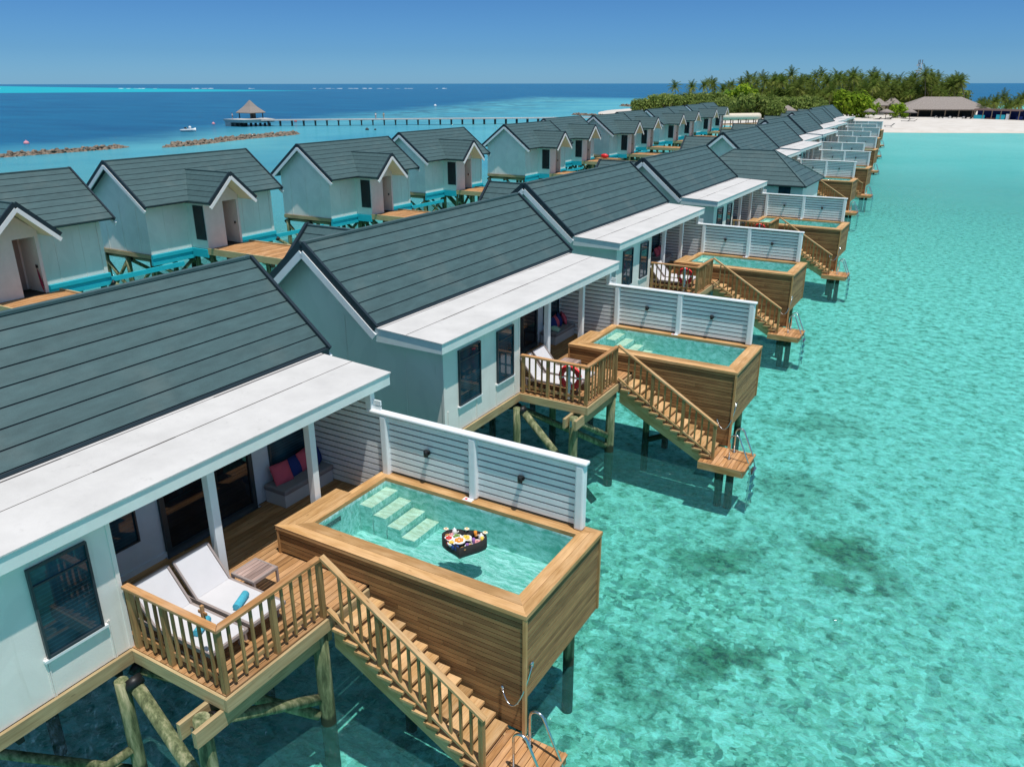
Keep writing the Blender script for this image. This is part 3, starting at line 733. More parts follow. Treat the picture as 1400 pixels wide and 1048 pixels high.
def make_stairs():
    R = T('staircase', 'x', 'staircase', (5.0, -3.7, WZ), 'timber stairs down to the water')
    n = 13; xs, xe, zs, ze = 3.50, 6.16, 3.0, 1.40
    for i in range(1, n):
        x = xs+(xe-xs)*i/n-.10; z = zs+(ze-zs)*i/n; q = MB()
        q.box(x, x+.265, -4.16, -3.25, z-.045, z); q.build('tread', M['stair'], R)
    for y in (-4.06, -3.36):
        b = MB()
        b.prism([(3.54, y, 2.82), (3.54, y, 2.45), (6.05, y, 1.12), (6.2, y, 1.12), (6.2, y, 1.36)], (0, .05, 0))
        for i in range(1, n):
            x = xs+(xe-xs)*i/n-.10; z = zs+(ze-zs)*i/n
            b.box(x+.02, x+.20, y+.052, y+.09, z-.13, z-.047)
            b.box(x+.0, x+.19, y-.04, y-.002, z-.16, z-.047)
        b.build('stringer', M['stair'], R)
    k = (ze-zs)/(xe-xs); ln = 15
    y = -4.09
    for i in range(0, ln+1):
        x = 3.60+(6.2-3.60)*i/ln; zb = zs+k*(x-xs); q = MB()
        if i in (5, 10, 15):
            q.box(x-.038, x+.038, y-.038, y+.038, zb-.08 if i < 15 else 1.40, zb+.99); q.build('rail_post', M['rail'], R)
        elif i > 0:
            q.box(x-.018, x+.018, y-.018, y+.018, zb+.06, zb+.97); q.build('baluster', M['rail'], R)
    b = MB(); b.bar((3.46, y, 4.05), (6.26, y, 4.05+k*2.80), .10, .05); b.build('handrail', M['stair'], R, bevel=.006)
    for a, c in ((3.50, 4.40), (4.45, 5.28), (5.33, 6.18)):
        b = MB(); b.bar((a, y-.0, 3.14+k*(a-3.5)), (c, y-.0, 3.14+k*(c-3.5)), .075, .045); b.build('bottom_rail', M['stair'], R)
    # landing
    b = MB(); x = 5.90
    while x < 7.04:
        b.box(x, x+.098, -4.33, -3.20, 1.365, 1.40); x += .11
    b.box(5.90, 7.03, -4.36, -4.332, 1.20, 1.395); b.box(7.04, 7.065, -4.36, -3.18, 1.20, 1.395); b.box(5.92, 7.02, -4.3, -3.25, 1.30, 1.36)
    b.build('landing', M['deckpath'], R)
    for x in (6.35, 6.62): pile(R, x, -3.75, 1.3, r=.10)
    return R
def make_ladder():
    R = T('swim_ladder', 'x', 'ladder', (6.9, -3.6, 1.4), 'steel ladders from the landings into the water')
    for y in (-3.84, -3.36):
        pts = [(6.56, y, 1.40), (6.56, y, 1.95)]
        for t in range(1, 8):
            a = math.pi*t/9; pts.append((6.68-.12*math.cos(a), y, 1.97+.13*math.sin(a)))
        pts += [(7.08, y, 1.36), (7.13, y, 1.15), (7.13, y, .05)]
        b = MB(); b.tube(pts, .021, 8); b.tube([(6.56, y, 1.40), (6.56, y, 1.415)], .05, 10); b.build('ladder_rail', M['steel'], R)
    b = MB()
    for z in (1.1, .85, .6, .35): b.box(7.08, 7.19, -3.84, -3.36, z-.012, z+.012)
    b.build('rung', M['steel'], R)
    return R
def make_rope():
    b = MB(); a, c = V((6.0, -3.21, 2.12)), V((6.42, -3.05, 2.62)); m = V((6.35, -3.45, 1.62))
    pts = [a*(1-t)**2+m*2*t*(1-t)+c*t*t for t in [i/14 for i in range(15)]]
    b.tube(pts, .013, 6); 
    for p, d in ((a, (0, .03, 0)), (c, (-.03, 0, 0))):
        b.tube([p+V((0, 0, .05)), p-V((0, 0, .05))], .018, 6); b.tube([p, p+V(d)], .03, 8)
    o = b.build('safety_rope', M['steel'], None, (6.3, -3.2, 2.2))
    return tag(o, 'x', 'safety rope', 'ropes hung between two hooks at the pool corners')
def make_daybed():
    R = T('daybed', 'x', 'daybed', (.35, -1.3, 3.0), 'built in daybeds under the terrace roofs')
    b = MB(); b.box(.04, .56, -2.05, -.76, 3.0, 3.26); b.build('base', M['sofa'], R)
    b = MB(); b.box(.04, .60, -2.08, -.76, 3.262, 3.37); b.build('seat_cushion', M['grey'], R, bevel=.025)
    return R
def throw(x, y, z, mat, tilt, rz, label, s=.19):
    """plump square cushion, edges thin and corners pulled out"""
    b = MB(); n = 8; L = []
    Rm = Matrix.Translation(V((x, y, z))) @ Matrix.Rotation(rz, 4, 'Z') @ Matrix.Rotation(tilt, 4, 'Y')
    def P(i, j, sg):
        u, v = i/n*2-1, j/n*2-1; t = (1-u*u)*(1-v*v); pin = 1-.10*(1-u*u)*abs(v)**3-.10*(1-v*v)*abs(u)**3
        return Rm @ V((sg*(.012+.075*t**.6), u*s*(1-.08*(1-v*v)*0), v*s))
    for sg in (1, -1):
        for i in range(n):
            for j in range(n):
                q = [P(i, j, sg), P(i+1, j, sg), P(i+1, j+1, sg), P(i, j+1, sg)]
                b.face(q if sg > 0 else q[::-1], 0, .5, smooth=True)
    rim = [(i, 0) for i in range(n)]+[(n, j) for j in range(n)]+[(n-i, n) for i in range(n)]+[(0, n-j) for j in range(n)]
    for a, c in zip(rim, rim[1:]+rim[:1]): b.face([P(*a, -1), P(*c, -1), P(*c, 1), P(*a, 1)], 0, .5, smooth=True)
    return tag(b.build('throw_cushion', mat, None, (x, y, z-s)), label, 'cushion', 'throw cushions on the daybeds')
def make_lounger(y0, y1, label):
    R = T('sun_lounger', label, 'sun lounger', (2.3, (y0+y1)/2, 3.0), 'white sling sun loungers on the terraces')
    h, f = 1.84, 2.98; zs = 3.33; tx, tz = 1.42, 3.83
    b = MB()
    b.hexa([(h, y0+.02, zs-.012), (f, y0+.02, zs-.012), (f, y1-.02, zs-.012), (h, y1-.02, zs-.012), (h, y0+.02, zs+.006), (f, y0+.02, zs+.006), (f, y1-.02, zs+.006), (h, y1-.02, zs+.006)])
    d = V((tx-h, 0, tz-zs)); a = .80
    p = V((h, 0, zs)); q = p+d
    b.hexa([(q.x, y0+.02, q.z-.012), (h-.004, y0+.02, zs-.012), (h-.004, y1-.02, zs-.012), (q.x, y1-.02, q.z-.012), (q.x, y0+.02, q.z+.006), (h-.004, y0+.02, zs+.006), (h-.004, y1-.02, zs+.006), (q.x, y1-.02, q.z+.006)])
    b.build('sling', M['sling'], R)
    b = MB()
    for y in (y0, y1):
        b.bar((h-.35, y, zs-.02), (f+.03, y, zs-.02), .04, .055); b.bar((h, y, zs), (tx, y, tz), .03, .04)
        for x in (h-.22, f-.16): b.box(x-.02, x+.02, y-.02, y+.02, 3.0, zs-.03)
    b.bar((f+.02, y0, zs-.02), (f+.02, y1, zs-.02), .035, .05); b.bar((tx, y0, tz), (tx, y1, tz), .03, .03); b.bar((h, y0, zs-.02), (h, y1, zs-.02), .03, .04)
    b.bar((h-.22, (y0), 3.12), (f-.16, (y0), 3.12), .02, .025)
    b.build('lounger_frame', M['taupe'], R)
    return R
def make_towel(x, y, label, rz=2.0):
    b = MB(); dx, dy = math.cos(rz)*.17, math.sin(rz)*.17
    b.tube([(x-dx, y-dy, 3.395), (x-dx*.97, y-dy*.97, 3.395), (x+dx*.97, y+dy*.97, 3.395), (x+dx, y+dy, 3.395)], [.05, .058, .058, .05], 14)
    b.tube([(x-dx*1.03, y-dy*1.03, 3.395), (x-dx, y-dy, 3.395)], .03, 10)
    o = b.build('rolled_towel', M['towel'], None, (x, y, 3.337)); return tag(o, label, 'towel', 'rolled blue towels on the loungers')
def make_table():
    R = T('side_table', 'x', 'side table', (2.04, -4.13, 3.0), 'low slatted side tables beside the loungers')
    b = MB(); x0, x1, y0, y1 = 1.80, 2.30, -4.40, -3.90
    for i in range(6): b.box(x0+.03+i*.0745, x0+.03+i*.0745+.066, y0+.03, y1-.03, 3.355, 3.375)
    b.build('table_top', M['taupetop'], R)
    b = MB()
    for x in (x0, x1): b.box(x-.0 if x == x0 else x-.03, x+.03 if x == x0 else x, y0, y1, 3.33, 3.378)
    b.box(x0+.03, x1-.03, y0, y0+.03, 3.33, 3.378); b.box(x0+.03, x1-.03, y1-.03, y1, 3.33, 3.378)
    b.build('table_frame', M['taupe'], R)
    for x in (x0, x1-.035):
        for y in (y0, y1-.035): q = MB(); q.box(x, x+.035, y, y+.035, 3.0, 3.33); q.build('leg', M['taupe'], R)
    return R
def make_lifebuoy():
    R = T('lifebuoy', 'x', 'lifebuoy', (2.95, -5.8, 3.6), 'red and white lifebuoys by the railings')
    b = MB(); c = V((2.92, -5.84, 3.62)); Rr, r = .25, .075; n, k = 32, 10
    for i in range(n):
        m = 1 if (i % 8) in (0,) else 0
        for j in range(k):
            P = lambda a, t: c+V(((Rr+r*math.cos(t))*math.cos(a), r*math.sin(t)*.7, (Rr+r*math.cos(t))*math.sin(a)))
            a0, a1, t0, t1 = 2*math.pi*i/n, 2*math.pi*(i+1)/n, 2*math.pi*j/k, 2*math.pi*(j+1)/k
            b.face([P(a0, t0), P(a0, t1), P(a1, t1), P(a1, t0)], m, .5, smooth=True)
    b.build('ring', [M['red'], M['white']], R)
    b = MB(); b.box(2.89, 2.95, -5.905, -5.875, 3.05, 3.92); b.box(2.93, 2.955, -5.90, -5.88, 3.85, 3.87); b.tube([(2.95, -5.86, 3.5), (3.0, -5.80, 3.3), (2.96, -5.8, 3.12)], .02, 6); b.build('holder', M['white'], R)
    return R

# ------------------------------------------------------------------ place the lagoon row
OFF = [(0, 0), (-.145, 11.33), (-1.27, 23.446), (-1.342, 35.05), (-4.05, 57.5), (-4.38, 68.4), (-6.3, 79.3), (-6.5, 90.5), (-8.57, 101.9), (-8.7, 111.8), (-10.3, 122.3), (-10.73, 132.9)]
ORD = ['first', 'second', 'third', 'fourth', 'fifth', 'sixth', 'seventh', 'eighth', 'ninth', 'tenth', 'eleventh', 'twelfth']
WH = ['villa closest to the camera, with a breakfast tray in its pool', 'second villa of the lagoon row, with a lifebuoy on its terrace', 'third villa of the lagoon row, just before the low hipped hut',
      'fourth villa of the lagoon row, its white roof touching the hipped hut'] + ['%s villa of the lagoon row, beyond the hipped hut' % ORD[i] for i in range(4, 11)] + ['last villa of the lagoon row, beside the beach']
SH = ['the villa closest to the camera'] + ['the %s villa of the lagoon row' % ORD[i] for i in range(1, 11)] + ['the last villa of the lagoon row']
villa = make_sea_villa(); villa['label'] = 'Grey gabled ' + WH[0]
pool = make_pool(); screen = make_screen(); rail = make_railing(); stairs = make_stairs(); ladder = make_ladder(); rope = make_rope()
daybed = make_daybed(); table = make_table()
pool['label'] = 'timber clad pool holding the floating breakfast tray'
screen['label'] = 'white louvre screen behind the pool with the breakfast tray'
rail['label'] = 'timber railing in front of the two loungers with blue towels'
stairs['label'] = 'large timber staircase below the pool with the breakfast tray'
ladder['label'] = 'steel ladder at the foot of the closest staircase'
rope['label'] = 'pale rope on hooks at the corner of the closest pool'
daybed['label'] = 'grey daybed with pink and navy cushions, on the terrace closest to the camera'
table['label'] = 'low taupe slatted table beside the loungers with blue towels'
for i, (ox, oy) in enumerate(OFF):
    if i == 0: continue
    d = (ox, oy, 0)
    copy_tree(villa, d, 'Grey gabled '+WH[i] if i != 1 else 'Grey gabled '+WH[1], skip=('brace',) if i > 6 else ())
    copy_tree(pool, d, 'timber clad pool of '+SH[i], skip=('brace',) if i > 6 else ())
    copy_tree(screen, d, 'white louvre screen behind the pool of '+SH[i])
    copy_tree(stairs, d, 'timber staircase below the pool of '+SH[i], skip=('baluster',) if i > 8 else ())
    copy_tree(ladder, d, 'steel ladder at the landing of '+SH[i])
    if i < 9: copy_tree(rail, d, 'timber terrace railing of '+SH[i])
    if i < 4: copy_tree(rope, d, 'pale rope at the pool corner of '+SH[i])
    if i < 4: copy_tree(daybed, d, 'grey daybed on the terrace of '+SH[i])
    if i < 2: copy_tree(table, d, 'low taupe table on the terrace of '+SH[i])
for k, (ox, oy) in enumerate(OFF[:3]):
    nm = SH[k]
    if k == 0:
        make_lounger(-5.80, -5.18, 'white sling lounger next to the railing, closest to the camera')
        make_lounger(-5.08, -4.46, 'white sling lounger between the towel-topped one and the slatted table')
        make_towel(2.50, -4.82, 'rolled blue towel on the lounger beside the slatted table')
        make_towel(2.48, -5.50, 'rolled blue towel on the lounger next to the railing, partly behind the rail')
        throw(.24, -1.78, 3.54, M['pink'], -.45, -.15, 'pink cushion at the open end of the closest daybed', .20)
        throw(.20, -1.42, 3.52, M['navy'], -.4, .1, 'navy cushion between two pink ones on the closest daybed')
        throw(.20, -1.12, 3.55, M['pink'], -.35, .2, 'pink cushion in the middle of the closest daybed, behind the white post')
        throw(.26, -.88, 3.53, M['navy'], -.3, .5, 'navy cushion in the corner of the closest daybed against the louvres')
    else:
        ys = [(-5.74, -5.20), (-5.08, -4.46)]
        for j, (a, c) in enumerate(ys):
            L = make_lounger(a, c, 'white sling lounger %s, terrace of %s' % (('next to the railing', 'beside the wall post')[j], nm)); L.location += V((ox, oy, 0)); ANCH[L.name] = tuple(L.location)
        cs = [(.24, -1.62, 'navy'), (.22, -1.38, 'pink'), (.20, -1.12, 'navy'), (.24, -.90, 'pink')] if k == 1 else [(.24, -1.7, 'pink'), (.2, -1.2, 'pink'), (.24, -.9, 'navy')]
        for j, (x, y, c) in enumerate(cs):
            o = throw(x+ox, y+oy, 3.54, M[c], -.4, .2*j, '%s cushion, %s from the open end, daybed of %s' % (c, ORD[j], nm.replace(' of the lagoon row', '')))
    if k == 1:
        o = throw(.38+ox, -1.75+oy, 3.42, M['green'], -1.3, .3, 'green patterned cushion lying on the daybed, second villa', .15)
buoy = make_lifebuoy()
buoy.location += V((OFF[1][0], OFF[1][1], 0)); buoy['label'] = 'red and white lifebuoy at the railing of the second villa'
copy_tree(buoy, (OFF[2][0]-OFF[1][0], OFF[2][1]-OFF[1][1], 0), 'red and white lifebuoy at the railing of the third villa')
copy_tree(buoy, (OFF[3][0]-OFF[1][0], OFF[3][1]-OFF[1][1], 0), 'red and white lifebuoy at the railing of the fourth villa')
b = MB(); b.box(3.02, 3.06, -5.86, -5.82, 3.9, 4.16); b.box(2.96, 3.12, -5.85, -5.83, 4.03, 4.07)
tag(b.build('hook_post', M['deckpath'], None, (3.04, -5.84, 3.9)), 'small cross shaped timber hook above the corner of the closest railing', 'hook')

# ------------------------------------------------------------------ floating breakfast tray
def heart(n=40, k=1.0):
    out = []
    for i in range(n):
        t = 2*math.pi*i/n
        x = 16*math.sin(t)**3; y = 13*math.cos(t)-2.9*math.cos(2*t)-1.2*math.cos(3*t)-.4*math.cos(4*t)
        out.append((x/17*k, (y+2)/17*k))
    return out
tc = V((4.56, -2.03, 3.39)); ta = math.radians(22)
def H(x, y, z): 
    c, s_ = math.cos(ta), math.sin(ta); return (tc.x+x*c-y*s_, tc.y+x*s_+y*c, tc.z+z)
R = T('floating_tray', 'black heart shaped tray of breakfast floating in the closest pool', 'tray', tuple(tc))
b = MB(); ho, hi = heart(40, .40), heart(40, .365)
for i in range(40):
    j = (i+1) % 40
    b.face([H(*ho[j], 0), H(*ho[i], 0), H(*ho[i], .185), H(*ho[j], .185)], smooth=True); b.face([H(*hi[i], .02), H(*hi[j], .02), H(*hi[j], .185), H(*hi[i], .185)], smooth=True)
    b.face([H(*ho[i], .185), H(*hi[i], .185), H(*hi[j], .185), H(*ho[j], .185)])
b.build('tray_side', M['wicker'], R)
b = MB()
for i in range(40):
    j = (i+1) % 40; b.face([H(0, 0, .03), H(*hi[i], .03), H(*hi[j], .03)]); b.face([H(0, 0, .0), H(*ho[j], .0), H(*ho[i], .0)])
b.build('tray_floor', M['wicker'], R)
G = 'breakfast dishes on the floating tray'
def dish(kind, x, y, mat, label, cat, r=.055, z=.10):
    r *= 1.25
    p = V(H(x, y, z)); b = MB()
    if kind == 'plate':
        R = T('plate', label, cat, tuple(p), G); b.lathe(p, [(r*.6, 0), (r, .012), (r*.97, .018), (r*.6, .008)], 18); b.build('china', F['white'], R)
        q = MB()
        for k in range(5):
            a = k*1.3; q.blob(p+V((math.cos(a)*r*.4, math.sin(a)*r*.4, .025)), r*.32, r*.28, .016, 0, 8, 5, .3, seed=k+x*9)
        q.build('serving', mat, R); return
    if kind == 'bowl':
        R = T('bowl', label, cat, tuple(p), G); b.lathe(p, [(r*.5, 0), (r*.95, .05), (r, .075), (r*.9, .072)], 18); b.build('china', F['white'], R)
        q = MB()
        for k in range(6):
            a = k*1.05; q.blob(p+V((math.cos(a)*r*.45, math.sin(a)*r*.45, .072)), r*.3, r*.3, .022, 0, 8, 5, .2, seed=k)
        q.build('serving', mat, R); return
    if kind == 'glass':
        b.lathe(p, [(.022, 0), (.028, .10), (.024, .10)], 14); o = b.build('drinking_glass', mat, None, tuple(p))
    elif kind == 'pot':
        b.lathe(p, [(.03, 0), (.048, .04), (.04, .08), (.015, .1), (.012, .115)], 16); b.tube([p+V((.045, 0, .03)), p+V((.08, 0, .075))], .009, 8); b.tube([p+V((-.04, 0, .03)), p+V((-.075, 0, .05)), p+V((-.04, 0, .075))], .007, 6)
        o = b.build('teapot', mat, None, tuple(p))
    elif kind == 'roll':
        q = [p+V((math.cos(a)*.045, math.sin(a)*.045, .03)) for a in (0, .6, 1.2, 1.8, 2.4, 3.0)]
        b.tube(q, [.008, .02, .028, .028, .02, .008], 10); o = b.build('croissant', mat, None, tuple(p))
    elif kind == 'flower':
        for k in range(6):
            a = k*math.pi/3; b.blob(p+V((math.cos(a)*.026, math.sin(a)*.026, .115)), .026, .018, .012, 0, 8, 4)
        b.blob(p+V((0, 0, .125)), .014, .014, .014, 1, 8, 4); b.tube([p, p+V((0, 0, .12))], .005, 5, m=2)
        o = b.build('flower', [F['cream'], mat, F['green']], None, tuple(p))
    elif kind == 'jar':
        b.lathe(p, [(.035, 0), (.038, .05), (.03, .06), (.03, .07)], 14); o = b.build('jar', mat, None, tuple(p))
    tag(o, label, cat, G)
dish('bowl', -.06, -.02, F['orange'], 'round bowl of orange fruit in the middle of the tray', 'bowl', .085)
dish('bowl', -.24, .02, F['red'], 'white bowl of red berries at one side of the tray', 'bowl', .06)
dish('plate', .02, .16, F['yellow'], 'white plate with yellow slices near the notch of the heart', 'plate', .075)
dish('plate', -.14, .17, F['green'], 'white plate with green leaves on the tray', 'plate', .07)
dish('plate', .22, .05, F['pinkf'], 'white plate of pink ham on the tray', 'plate', .075)
dish('plate', -.26, .20, F['pinkf'], 'white plate of pink slices in the lobe of the heart', 'plate', .065)
dish('plate', .12, -.08, F['bread'], 'white plate of toast towards the pointed end', 'plate', .065)
dish('bowl', -.17, -.11, F['yellow'], 'white bowl of yellow mango on the tray', 'bowl', .05)
dish('jar', -.06, -.20, F['blue'], 'dark blue jar by the pointed end of the tray', 'jar')
dish('jar', -.12, -.17, F['blue'], 'dark blue jar beside the mango bowl', 'jar')
dish('jar', -.22, -.08, F['red'], 'red jam jar by the berries', 'jar')
dish('roll', .03, -.22, F['bread'], 'croissant by the pointed end of the tray', 'croissant')
dish('roll', .10, .02, F['cream'], 'pale bread roll beside the fruit bowl', 'croissant')
dish('roll', .20, .18, F['bread'], 'croissant in the far lobe of the heart', 'croissant')
dish('roll', -.30, .12, F['bread'], 'croissant beside the pink slices', 'croissant')
dish('pot', .27, .17, F['white'], 'white teapot in the far lobe of the heart', 'teapot')
dish('pot', -.20, .27, F['white'], 'white coffee pot at the rim of the tray', 'coffee pot')
dish('glass', .16, .24, F['orange'], 'glass of orange juice at the rim', 'glass')
dish('glass', .30, .08, F['yellow'], 'glass of yellow juice at the rim', 'glass')
dish('glass', .10, -.15, F['purple'], 'glass of purple smoothie near the point', 'glass')
dish('glass', .17, .02, F['purple'], 'glass of berry smoothie beside the ham plate', 'glass')
dish('flower', .01, .27, F['yellow'], 'pale yellow flower in the notch of the heart', 'flower')
dish('flower', .33, .20, F['yellow'], 'pale yellow flower at the far lobe rim', 'flower')
dish('flower', -.33, .22, F['orange'], 'pale flower at the near lobe rim', 'flower')

# ------------------------------------------------------------------ hipped hut between the fourth and fifth lagoon villas
def make_hut():
    R = T('service_hut', 'low aqua walled hut with a dark hipped roof between the fourth and fifth lagoon villas', 'hut', (-1.5, 40.8, WZ))
    ex0, ex1, ey0, ey1, ez = -5.6, 2.0, 37.9, 43.6, 4.85
    rx0, rx1, ry, rz = -3.2, -.62, 40.75, 6.57
    zs = [rz-(rz-ez)/8*i for i in range(8, -1, -1)]
    b = MB()
    for poly in ([(ex0, ey0, ez), (ex1, ey0, ez), (rx1, ry, rz), (rx0, ry, rz)], [(ex1, ey0, ez), (ex1, ey1, ez), (rx1, ry, rz)],
                 [(ex1, ey1, ez), (ex0, ey1, ez), (rx0, ry, rz), (rx1, ry, rz)], [(ex0, ey1, ez), (ex0, ey0, ez), (rx0, ry, rz)]): b.courses(poly, zs, .08, .018)
    for a, c in (((ex0, ey0, ez), (rx0, ry, rz)), ((ex1, ey0, ez), (rx1, ry, rz)), ((ex1, ey1, ez), (rx1, ry, rz)), ((ex0, ey1, ez), (rx0, ry, rz)), ((rx0, ry, rz), (rx1, ry, rz))): b.bar(a, c, .12, .07, 0)
    b.build('roof', [M['tile'], M['tiledark']], R)
    b = MB(); b.box(-5.2, 1.75, 38.25, 43.2, 2.9, 4.83)
    for x in (-.4, .35, 1.3): b.box(x-.012, x+.012, 38.235, 38.25, 2.9, 4.83)
    b.build('wall', M['fascia'], R)
    b = MB(); b.box(.38, 1.06, 38.21, 38.245, 4.35, 4.78); w = b.build('window', M['frame'], R); b = MB(); b.box(.43, 1.01, 38.20, 38.208, 4.40, 4.73); b.build('pane', M['glass'], w)
    b = MB(); b.box(-5.2, 1.85, 38.1, 43.2, 2.7, 2.895); b.build('floor_frame', M['beamw'], R)
    b = MB(); b.box(1.85, 3.4, 38.2, 42.5, 2.75, 2.9)
    b.build('side_deck', M['deck'], R)
    for x in (-4.6, -1.6, 1.4):
        for y in (38.6, 42.8): pile(R, x, y, 2.7)
make_hut()

# ------------------------------------------------------------------ villas of the ocean row
LA = (-24, 4, WZ)
def make_left_villa():
    """local frame: ridge at x=-24.02, near gable at y=0"""
    R = T('overwater_villa', 'x', 'villa', LA, 'grey roofed villas of the ocean row')
    xr, zr, xe, ze, L = -24.02, 7.19, -21.55, 5.30, 8.34; xw = 2*xr-xe
    zs = [zr-(zr-ze)/9*i for i in range(9, -1, -1)]; zx = [ze-.21]+zs
    b = MB(); yc = 3.71; zc = 6.56; xo = -20.05; hw = 1.39; se = 5.29; k = (zc-se)/hw; km = (zr-ze)/(xe-xr)
    xin = xr+(zr-zc)/km
    b.courses([(xe, 0, ze), (xe, L, ze), (xr, L, zr), (xr, 0, zr)], zs, .08, .018)
    b.courses([(xw, L, ze), (xw, 0, ze), (xr, 0, zr), (xr, L, zr)], zs, .08, .018)
    for s in (-1, 1):
        b.courses([(xo, yc+s*hw, se), (xe+.0, yc+s*hw, se), (xin, yc, zc), (xo, yc, zc)], zx, .08, .018)
        b.bar((xo, yc, zc-.02), (xo, yc+s*(hw+.03), se-.05), .07, .17, 1)
    b.bar((xr, 0, zr), (xr, L, zr), .12, .05, 0); b.bar((xin, yc, zc), (xo, yc, zc), .10, .04, 0)
    for y in (0, L):
        for s in (-1, 1): b.bar((xr, y, zr-.03), (xr+s*2.50, y, ze-.06), .07, .17, 1)
    b.build('roof', [M['tile'], M['tiledark']], R)
    for y in (-.03, L+.03):
        q = MB()
        for s in (-1, 1): q.bar((xr, y, zr-.235), (xr+s*2.48, y, ze-.255), .05, .16)
        q.build('barge_board', M['white'], R)
    q = MB()
    for s in (-1, 1): q.bar((xo+.03, yc, zc-.215), (xo+.03, yc+s*(hw-.0), se-.235), .05, .15)
    q.build('barge_board', M['white'], R)
    b = MB(); x0, x1 = -25.95, -22.12; za = zr-.15-(x1-xr)*km+.02; zb = zr-.15-(xr-x0)*km+.02
    b.prism([(x0, .36, 3), (x1, .36, 3), (x1, .36, za), (xr, .36, zr-.15), (x0, .36, zb)], (0, L-.72, 0))
    for x in (-25.2, -24.0, -22.8): b.box(x-.012, x+.012, .345, .36, 3, 5.2)
    for y in (1.3, 6.0, 7.1): b.box(x1, x1+.012, y-.012, y+.012, 3, 5.1)
    b.box(x1-.02, x1+.03, L-.50, L-.34, 3, 5.15)
    b.build('wall', M['wall'], R)
    # entrance porch
    fx = -20.95; y0, y1 = 2.66, 4.76
    for a in ((y0, y0+.1), (y1-.1, y1)): b = MB(); b.box(x1, fx-.02, a[0], a[1], 3, 5.25); b.build('porch_side_wall', M['wall'], R)
    b = MB(); b.prism([(fx, y0-.0, 3), (fx, 3.78, 3), (fx, 3.78, 5.12), (fx, y1-.12, 5.12), (fx, y1-.12, 3), (fx, y1, 3), (fx, y1, 5.42), (fx, yc, 6.30), (fx, y0, 5.42)], (-.02, 0, 0)) if False else None
    b.box(fx-.02, fx, y0, 3.80, 3, 5.15); b.box(fx-.02, fx, y1-.13, y1, 3, 5.15)
    b.prism([(fx, y0, 5.15), (fx, y1, 5.15), (fx, y1, 5.38), (fx, yc, 6.28), (fx, y0, 5.38)], (-.02, 0, 0))
    b.box(x1+.01, fx-.02, 3.80-.08, 3.80, 3, 5.15); b.box(x1+.005, x1+.02, 3.8, y1-.13, 3, 5.15)
    b.build('porch_front_wall', M['pinkwall'], R)
    b = MB()
    for s in (-1, 1): b.prism([(xo-.06, yc, zc-.16), (xo-.06, yc+s*hw*.93, se-.12), (x1, yc+s*hw*.93, se-.12), (x1, yc, zc-.16)], (0, 0, -.02))
    b.build('porch_soffit', M['cream'], R)
    b = MB(); b.box(x1+.025, x1+.06, 3.86, y1-.2, 3.02, 4.95); d = b.build('door', M['taupe'], R)
    b = MB(); b.tube([(x1+.09, 3.95, 3.95), (x1+.09, 3.95, 4.1)], .015, 8); b.build('handle', M['steel'], d)
    b = MB(); b.box(-21.2, -21.14, y1-.18, y1-.125, 3.95, 4.06); b.build('wall_lamp', M['black'], R)
    b = MB(); b.box(-21.70, -20.99, y0-.03, y0-.004, 3.42, 5.05); w = b.build('window', M['frame'], R)
    b = MB(); b.box(-21.66, -21.03, y0-.036, y0-.031, 3.46, 5.01); b.build('pane', M['doorglass'], w)
    # turquoise skirt
    for a in ((x1+.01, x1+.13, .3, y0-.02), (x1+.01, x1+.13, y1+.02, L-.30)):
        b = MB(); b.box(a[0], a[1], a[2], a[3], 2.83, 2.995); b.box(a[0]-.02, a[1]-.06, a[2], a[3], 2.66, 2.83); b.box(a[0]-.04, a[1]-.02, a[2], a[3], 2.50, 2.66); b.build('skirt_beam', M['turq'], R)
    b = MB(); b.box(x1+.13, fx+.02, y0-.12, y0-.02, 2.60, 2.99); b.build('skirt_beam', M['turq'], R)
    b = MB(); b.box(x1+.03, x1+.11, L-.30, L+3.4, 2.60, 2.80)
    b.build('skirt_beam', M['turq'], R)
    b = MB(); b.box(x0, x1, .30, .345, 2.80, 2.99); b.box(x0, x1, .36, L-.36, 2.75, 2.98, 1); b.box(x1+.0, fx, y0, y1, 2.75, 2.99, 1)
    for y in (.7, 3.2, 5.6, 7.6): b.box(x0-.05, x1-.02, y-.05, y+.05, 2.55, 2.75)
    b.build('floor_frame', [M['beamw'], M['dark']], R)
    for x in (-25.8, -24.1, -22.28):
        for y in (.45, 3.0, 5.4, 7.8): pile(R, x, y, 2.7, z0=-1.0, r=.12)
    pile(R, -21.0, 2.8, 2.75); pile(R, -21.0, 4.7, 2.75)
    for x in (-22.25, -24.1):
        brace(R, (x, .5, 2.6), (x, 3.0, .9)); brace(R, (x, 5.4, .9), (x, 3.1, 2.6)); brace(R, (x, 5.5, 2.6), (x, 7.8, .9))
    brace(R, (-26, .45, 2.6), (-24.1, .45, .8)); brace(R, (-22.1, .45, 2.6), (-24.1, .45, .8)); brace(R, (-22.0, 8.0, 2.6), (-20.8, 10.3, .7)); brace(R, (-22.28, 3.0, 2.6), (-22.28, .5, .9)); brace(R, (-21.1, 2.75, 2.6), (-21.1, 4.6, .9)); brace(R, (-21.1, 4.7, 2.6), (-21.1, 2.85, .9)); brace(R, (-25.8, .45, .8), (-24.1, .45, 2.6))
    return R
